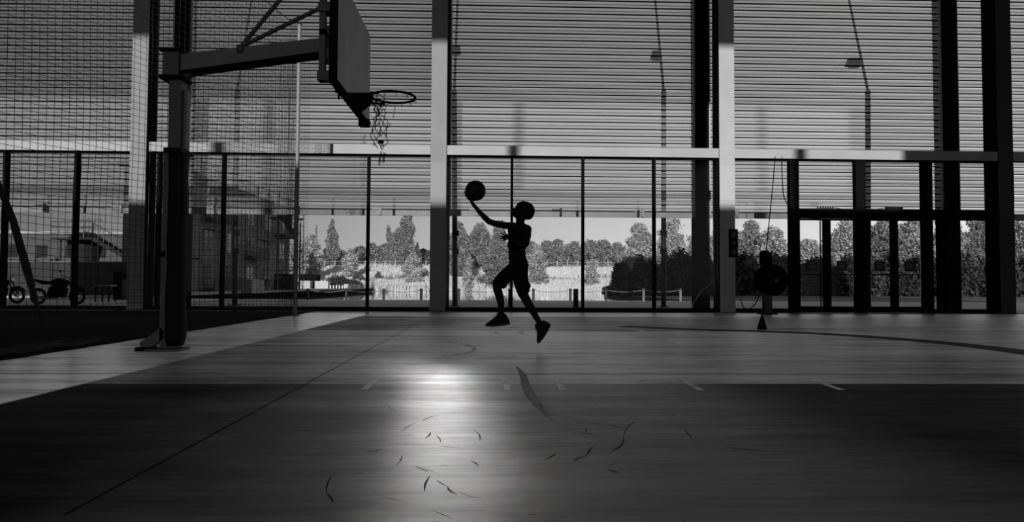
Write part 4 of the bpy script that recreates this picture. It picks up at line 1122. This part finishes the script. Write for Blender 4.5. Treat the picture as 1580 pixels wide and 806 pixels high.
def boxthing(name, px0, px1, pyt, Y, m, label, cat, dep=1.5, zb=.12, lid=None):
    a_, b2 = at(px0, 440, Y), at(px1, 440, Y); zt_ = at((px0+px1)/2, pyt, Y).z; r = empty(name, ((a_.x+b2.x)/2, Y, zb), label, cat)
    MB().box(a_.x, b2.x, Y, Y + dep, zb, zt_ - .06).build('body', m, r, bevel=.02)
    MB().box(a_.x - .04, b2.x + .04, Y - .04, Y + dep + .04, zt_ - .06, zt_).build('lid', lid or m, r)
    k = MB(); n_ = max(2, int((b2.x-a_.x)/.6))
    for i in range(n_ + 1):
        xx = a_.x + (b2.x-a_.x)*i/n_; k.box(xx - .02, xx + .02, Y - .03, Y, zb, zt_ - .06)
    k.build('rib', m, r)
CRT = mat('pale_container', .5, .7, var=.1); CRD = mat('dim_container', .13, .7, var=.15)
boxthing('site_container', 367, 393, 431, 47.5, CRD, 'grey ribbed site container below the scaffolding', 'container', 2, zb=.12)
boxthing('dark_container', 423, 448, 423, 60, BLACK, 'black container at the right end of the building', 'container', 2)
boxthing('white_crate', 462, 478, 433.5, 98, CRT, 'pale crate just right of the leftmost meadow mullion', 'crate')
boxthing('white_crate', 486, 506, 434, 98, CRT, 'pale tapered crate left of the white quay pickets', 'crate')
boxthing('white_crate', 531, 553, 438.5, 97.5, CRT, 'low pale crate before the clipped hedge', 'crate')
boxthing('dark_shed', 462, 489, 423.5, 101.5, BLACK, 'low black shed behind the two pale crates', 'shed', 2)
# clipped hedge on the quay
T('clipped_hedge', 528, 427.5, 103, 66, 'long dark clipped hedge on the quay', LEAFB, zb=.12, n=12000, leaf=.14, shape='mound', trunk=False, cat='hedge', lumps=26)
T('slope_scrub', 521, 420, 104, 40, 'dark low scrub on the slope above the hedge', LEAFD, n=2500, leaf=.16, shape='mound', trunk=False, cat='shrub')
T('slope_scrub', 553, 415.5, 112, 20, 'small dark scrub patch above the right end of the hedge', LEAFD, n=1500, leaf=.16, shape='mound', trunk=False, cat='shrub')
T('slope_scrub', 584, 418, 114, 14, 'small dark scrub patch right of the thin mullion', LEAFD, n=1200, leaf=.16, shape='mound', trunk=False, cat='shrub')
T('slope_scrub', 656, 421, 110, 10, 'small dark scrub patch left of the pale pillar', LEAFD, n=700, leaf=.16, shape='mound', trunk=False, cat='shrub')
r = empty('picket_row', (at(536, 440, 96).x, 96, .12), 'row of short white pickets along the quay edge', 'pickets')
for px in np.arange(510, 564, 4.6):
    q = at(px, 440.5, 96); MB().box(q.x - .09, q.x + .09, 95.96, 96.04, .1, q.z).build('picket', WHITE, r)
# lamp pole at corner
p = at(463.5, 345, 66); r = empty('quay_lamp', (p.x, 66, .12), 'thin dark lamp pole beside the building corner', 'street lamp')
MB().tube([(p.x, 66, .12), (p.x, 66, p.z)], .08, 8).build('pole', DARK, r); MB().box(p.x - .35, p.x + .25, 65.8, 66.2, p.z + .3, p.z + .5).build('lamp_head', DARK, r)
MB().box(p.x - .03, p.x + .03, 65.95, 66.05, p.z, p.z + .32).build('neck', DARK, r)

# warehouse with stair platform
a_, b2 = at(-60, 440, 58), at(250, 440, 58); zt_ = at(60, 361, 58).z
r = empty('warehouse', ((a_.x+b2.x)/2, 58, 0), 'long low pale warehouse at far left behind the motorcycles', 'building')
MB().box(a_.x, b2.x, 58, 70, .1, zt_).build('wall', BLDG, r)
MB().box(a_.x - .2, b2.x + .2, 57.8, 70.2, zt_, zt_ + .2).build('roof_edge', CONC, r)
for i in range(7):
    xx = a_.x + 1.2 + i * 2.4; MB().box(xx, xx + .9, 57.95, 58.02, 2.9, 3.9).build('window', WINDK, r)
# low boundary wall
a_, b2 = at(-60, 440, 38), at(255, 440, 38); zw = at(60, 405, 38).z
r = empty('boundary_wall', ((a_.x+b2.x)/2, 38, 0), 'dark boundary wall crossing behind the motorcycles', 'wall')
n_ = 9
for i in range(n_):
    xa = a_.x + (b2.x-a_.x)*i/n_; MB().box(xa + .02, a_.x + (b2.x-a_.x)*(i+1)/n_ - .02, 38, 38.2, .1, zw).build('panel', mat('wall_panel', .03, .85, var=.2), r)
MB().box(a_.x, b2.x, 37.95, 38.25, zw, zw + .07).build('coping', mat('coping', .12, .8), r)
T('round_shrub', 57, 394, 39.5, 10, 'small round dark shrub showing above the boundary wall', LEAFB, zb=.1, n=1500, leaf=.07, lumps=5, cat='shrub')
T('low_shrub', 88, 395, 39.5, 42, 'long dark shrub showing above the boundary wall', LEAFB, zb=.2, n=6000, leaf=.1, shape='mound', trunk=False, cat='shrub')
# steel platform and stair
ys_ = 46.0
r = empty('steel_stair', (at(140, 440, ys_).x, ys_, .1), 'raised steel platform with railings and a stair descending right', 'stair')
a_, b2 = at(87, 368, ys_), at(150, 370, ys_); zpf = a_.z
MB().box(a_.x, b2.x, ys_ - .6, ys_ + .6, zpf - .1, zpf).build('platform', DARK, r)
RT = mat('rail_tube', .05, .5)
k = MB()
for xx in np.linspace(a_.x, b2.x, 6): k.tube([(xx, ys_ - .6, zpf), (xx, ys_ - .6, zpf + 1.05)], .03, 5)
for dz in (.35, .7, 1.05): k.tube([(a_.x, ys_ - .6, zpf + dz), (b2.x, ys_ - .6, zpf + dz)], .028, 5)
k.build('railing', RT, r)
e_ = at(197, 396, ys_); k = MB(); k.bar((b2.x, ys_ - .5, zpf - .05), (e_.x, ys_ - .5, e_.z), .08, .25); k.bar((b2.x, ys_ + .5, zpf - .05), (e_.x, ys_ + .5, e_.z), .08, .25); k.build('stringer', DARK, r)
k = MB(); k.tube([(b2.x, ys_ - .5, zpf + 1.0), (e_.x, ys_ - .5, e_.z + 1.0)], .03, 5)
for t in np.linspace(0, 1, 7):
    x_ = b2.x + (e_.x-b2.x)*t; z_ = zpf + (e_.z-zpf)*t; k.tube([(x_, ys_ - .5, z_), (x_, ys_ - .5, z_ + 1.0)], .025, 5)
k.build('handrail', RT, r)
for i in range(10):
    t = (i+.5)/10; MB().box(b2.x + (e_.x-b2.x)*t - .13, b2.x + (e_.x-b2.x)*t + .13, ys_ - .5, ys_ + .5, zpf + (e_.z-zpf)*t - .02, zpf + (e_.z-zpf)*t + .02).build('tread', DARK, r)
k = MB()
for px in (92, 140, 150): q = at(px, 440, ys_); k.tube([(q.x, ys_, .1), (q.x, ys_, zpf)], .06, 6)
k.build('support_leg', DARK, r)
# two lattice aerials above
for px, pt in ((128, 332), (146, 328)):
    q = at(px, pt, ys_); k = MB(); 
    for dx in (-.18, .18): k.tube([(q.x + dx, ys_ + .4, zpf), (q.x + dx, ys_ + .4, q.z)], .02, 4)
    for dz in np.arange(zpf + .4, q.z, .45): k.tube([(q.x - .3, ys_ + .4, dz), (q.x + .3, ys_ + .4, dz)], .018, 4)
    k.build('ladder_frame', RT, r)
# dark tank under the stair and low planter
q = at(132, 385, 47.5); r = empty('storage_tank', (q.x, 47.5, .1), 'dark round tank under the steel platform', 'tank')
MB().lathe([(.5, .1), (.55, 1.2), (1.0, q.z), (1.15, q.z + .7), (.6, q.z + 1.1)], (q.x, 47.5, 0), 'Z', 20).build('shell', DARK, r, smooth=True)
MB().lathe([(.2, q.z + 1.08), (.2, q.z + 1.2)], (q.x, 47.5, 0), 'Z', 12).build('hatch', BLACK, r)
boxthing('dark_cabinet', 176, 196, 419, 33, BLACK, 'tall dark cabinet outside by the left pillar', 'cabinet', 1, zb=0)
q = at(163, 441, 29); r = empty('outdoor_table', (q.x, 29, 0), 'small pale-topped table outside left of the pillar', 'table')
MB().box(q.x - .32, q.x + .32, 28.7, 29.3, q.z - .03, q.z + .03).build('tabletop', CRD, r)
for sx in (-.27, .27):
    for sy in (-.25, .25): MB().box(q.x + sx - .02, q.x + sx + .02, 29 + sy - .02, 29 + sy + .02, 0, q.z - .03).build('leg', BLACK, r)

# ------------------------------------------------------------------ motorcycles
def motorcycle(px_front, Y, label):
    f_ = at(px_front, 462, Y); sc_ = 1.0; r = empty('motorcycle', (f_.x - .7, Y, 0), label, 'motorcycle')
    R0 = .30; xf, xr_ = f_.x, f_.x - 1.38
    for xx in (xf, xr_):
        wv = MB().tube([(xx + (R0-.05)*math.cos(t), Y, R0 + (R0-.05)*math.sin(t)) for t in np.linspace(0, 2*math.pi, 28, endpoint=False)], .052, 8, closed=True).build('wheel', PAD, r, smooth=True)
        k = MB()
        for i in range(10):
            t = 2*math.pi*i/10; k.tube([(xx, Y, R0), (xx + .2*math.cos(t), Y, R0 + .2*math.sin(t))], .006, 4)
        k.tube([(xx + .2*math.cos(t), Y, R0 + .2*math.sin(t)) for t in np.linspace(0, 2*math.pi, 20, endpoint=False)], .012, 5, closed=True)
        k.lathe([(.05, -.05), (.05, .05)], (xx, Y, R0), 'Y', 12); k.build('spokes', mat('chrome', .5, .25, metal=.8), wv)
    MB().tube([(xf, Y - .09, R0), (xf - .28, Y - .09, .88)], .025, 8).tube([(xf, Y + .09, R0), (xf - .28, Y + .09, .88)], .025, 8).build('front_fork', BLACK, r)
    MB().prism([(xf - .42, .62), (xf - .36, .86), (xf - .62, .96), (xf - .86, .90), (xf - .92, .72), (xf - .7, .60)], Y - .15, Y + .15).build('fuel_tank', BLACK, r, bevel=.04)
    MB().prism([(xf - .86, .74), (xf - .84, .84), (xf - 1.2, .86), (xf - 1.55, .93), (xf - 1.62, .90), (xf - 1.2, .74)], Y - .13, Y + .13).build('seat', PAD, r, bevel=.03)
    MB().prism([(xf - .45, .28), (xf - .40, .6), (xf - .92, .66), (xf - 1.0, .3), (xf - .8, .2)], Y - .16, Y + .16).build('engine', BLACK, r, bevel=.02)
    MB().tube([(xf - .5, Y - .18, .25), (xf - .95, Y - .2, .22), (xf - 1.5, Y - .2, .32)], [.03, .035, .05], 8).build('exhaust', mat('chrome', .5, .25, metal=.8), r)
    MB().tube([(xf - .40, Y - .36, 1.06), (xf - .32, Y - .15, 1.0), (xf - .32, Y + .15, 1.0), (xf - .40, Y + .36, 1.06)], .016, 6).build('handlebar', BLACK, r)
    MB().ell((xf - .22, Y, .88), (.09, .1, .1)).build('headlight', mat('chrome', .5, .25, metal=.8), r, smooth=True)
    MB().ell((xf - .42, Y - .34, 1.2), (.02, .07, .045)).tube([(xf - .40, Y - .34, 1.05), (xf - .42, Y - .34, 1.18)], .008, 4).build('mirror', BLACK, r)
    MB().tube([(xf + .33*math.cos(t), Y, R0 + .33*math.sin(t)) for t in np.linspace(.5, 2.4, 8)], .035, 6).build('front_mudguard', BLACK, r)
motorcycle(119, 25.3, 'dark motorcycle parked outside, its front wheel right of the mullion')
motorcycle(26, 26.2, 'dark motorcycle parked behind the first, cut by the left edge')
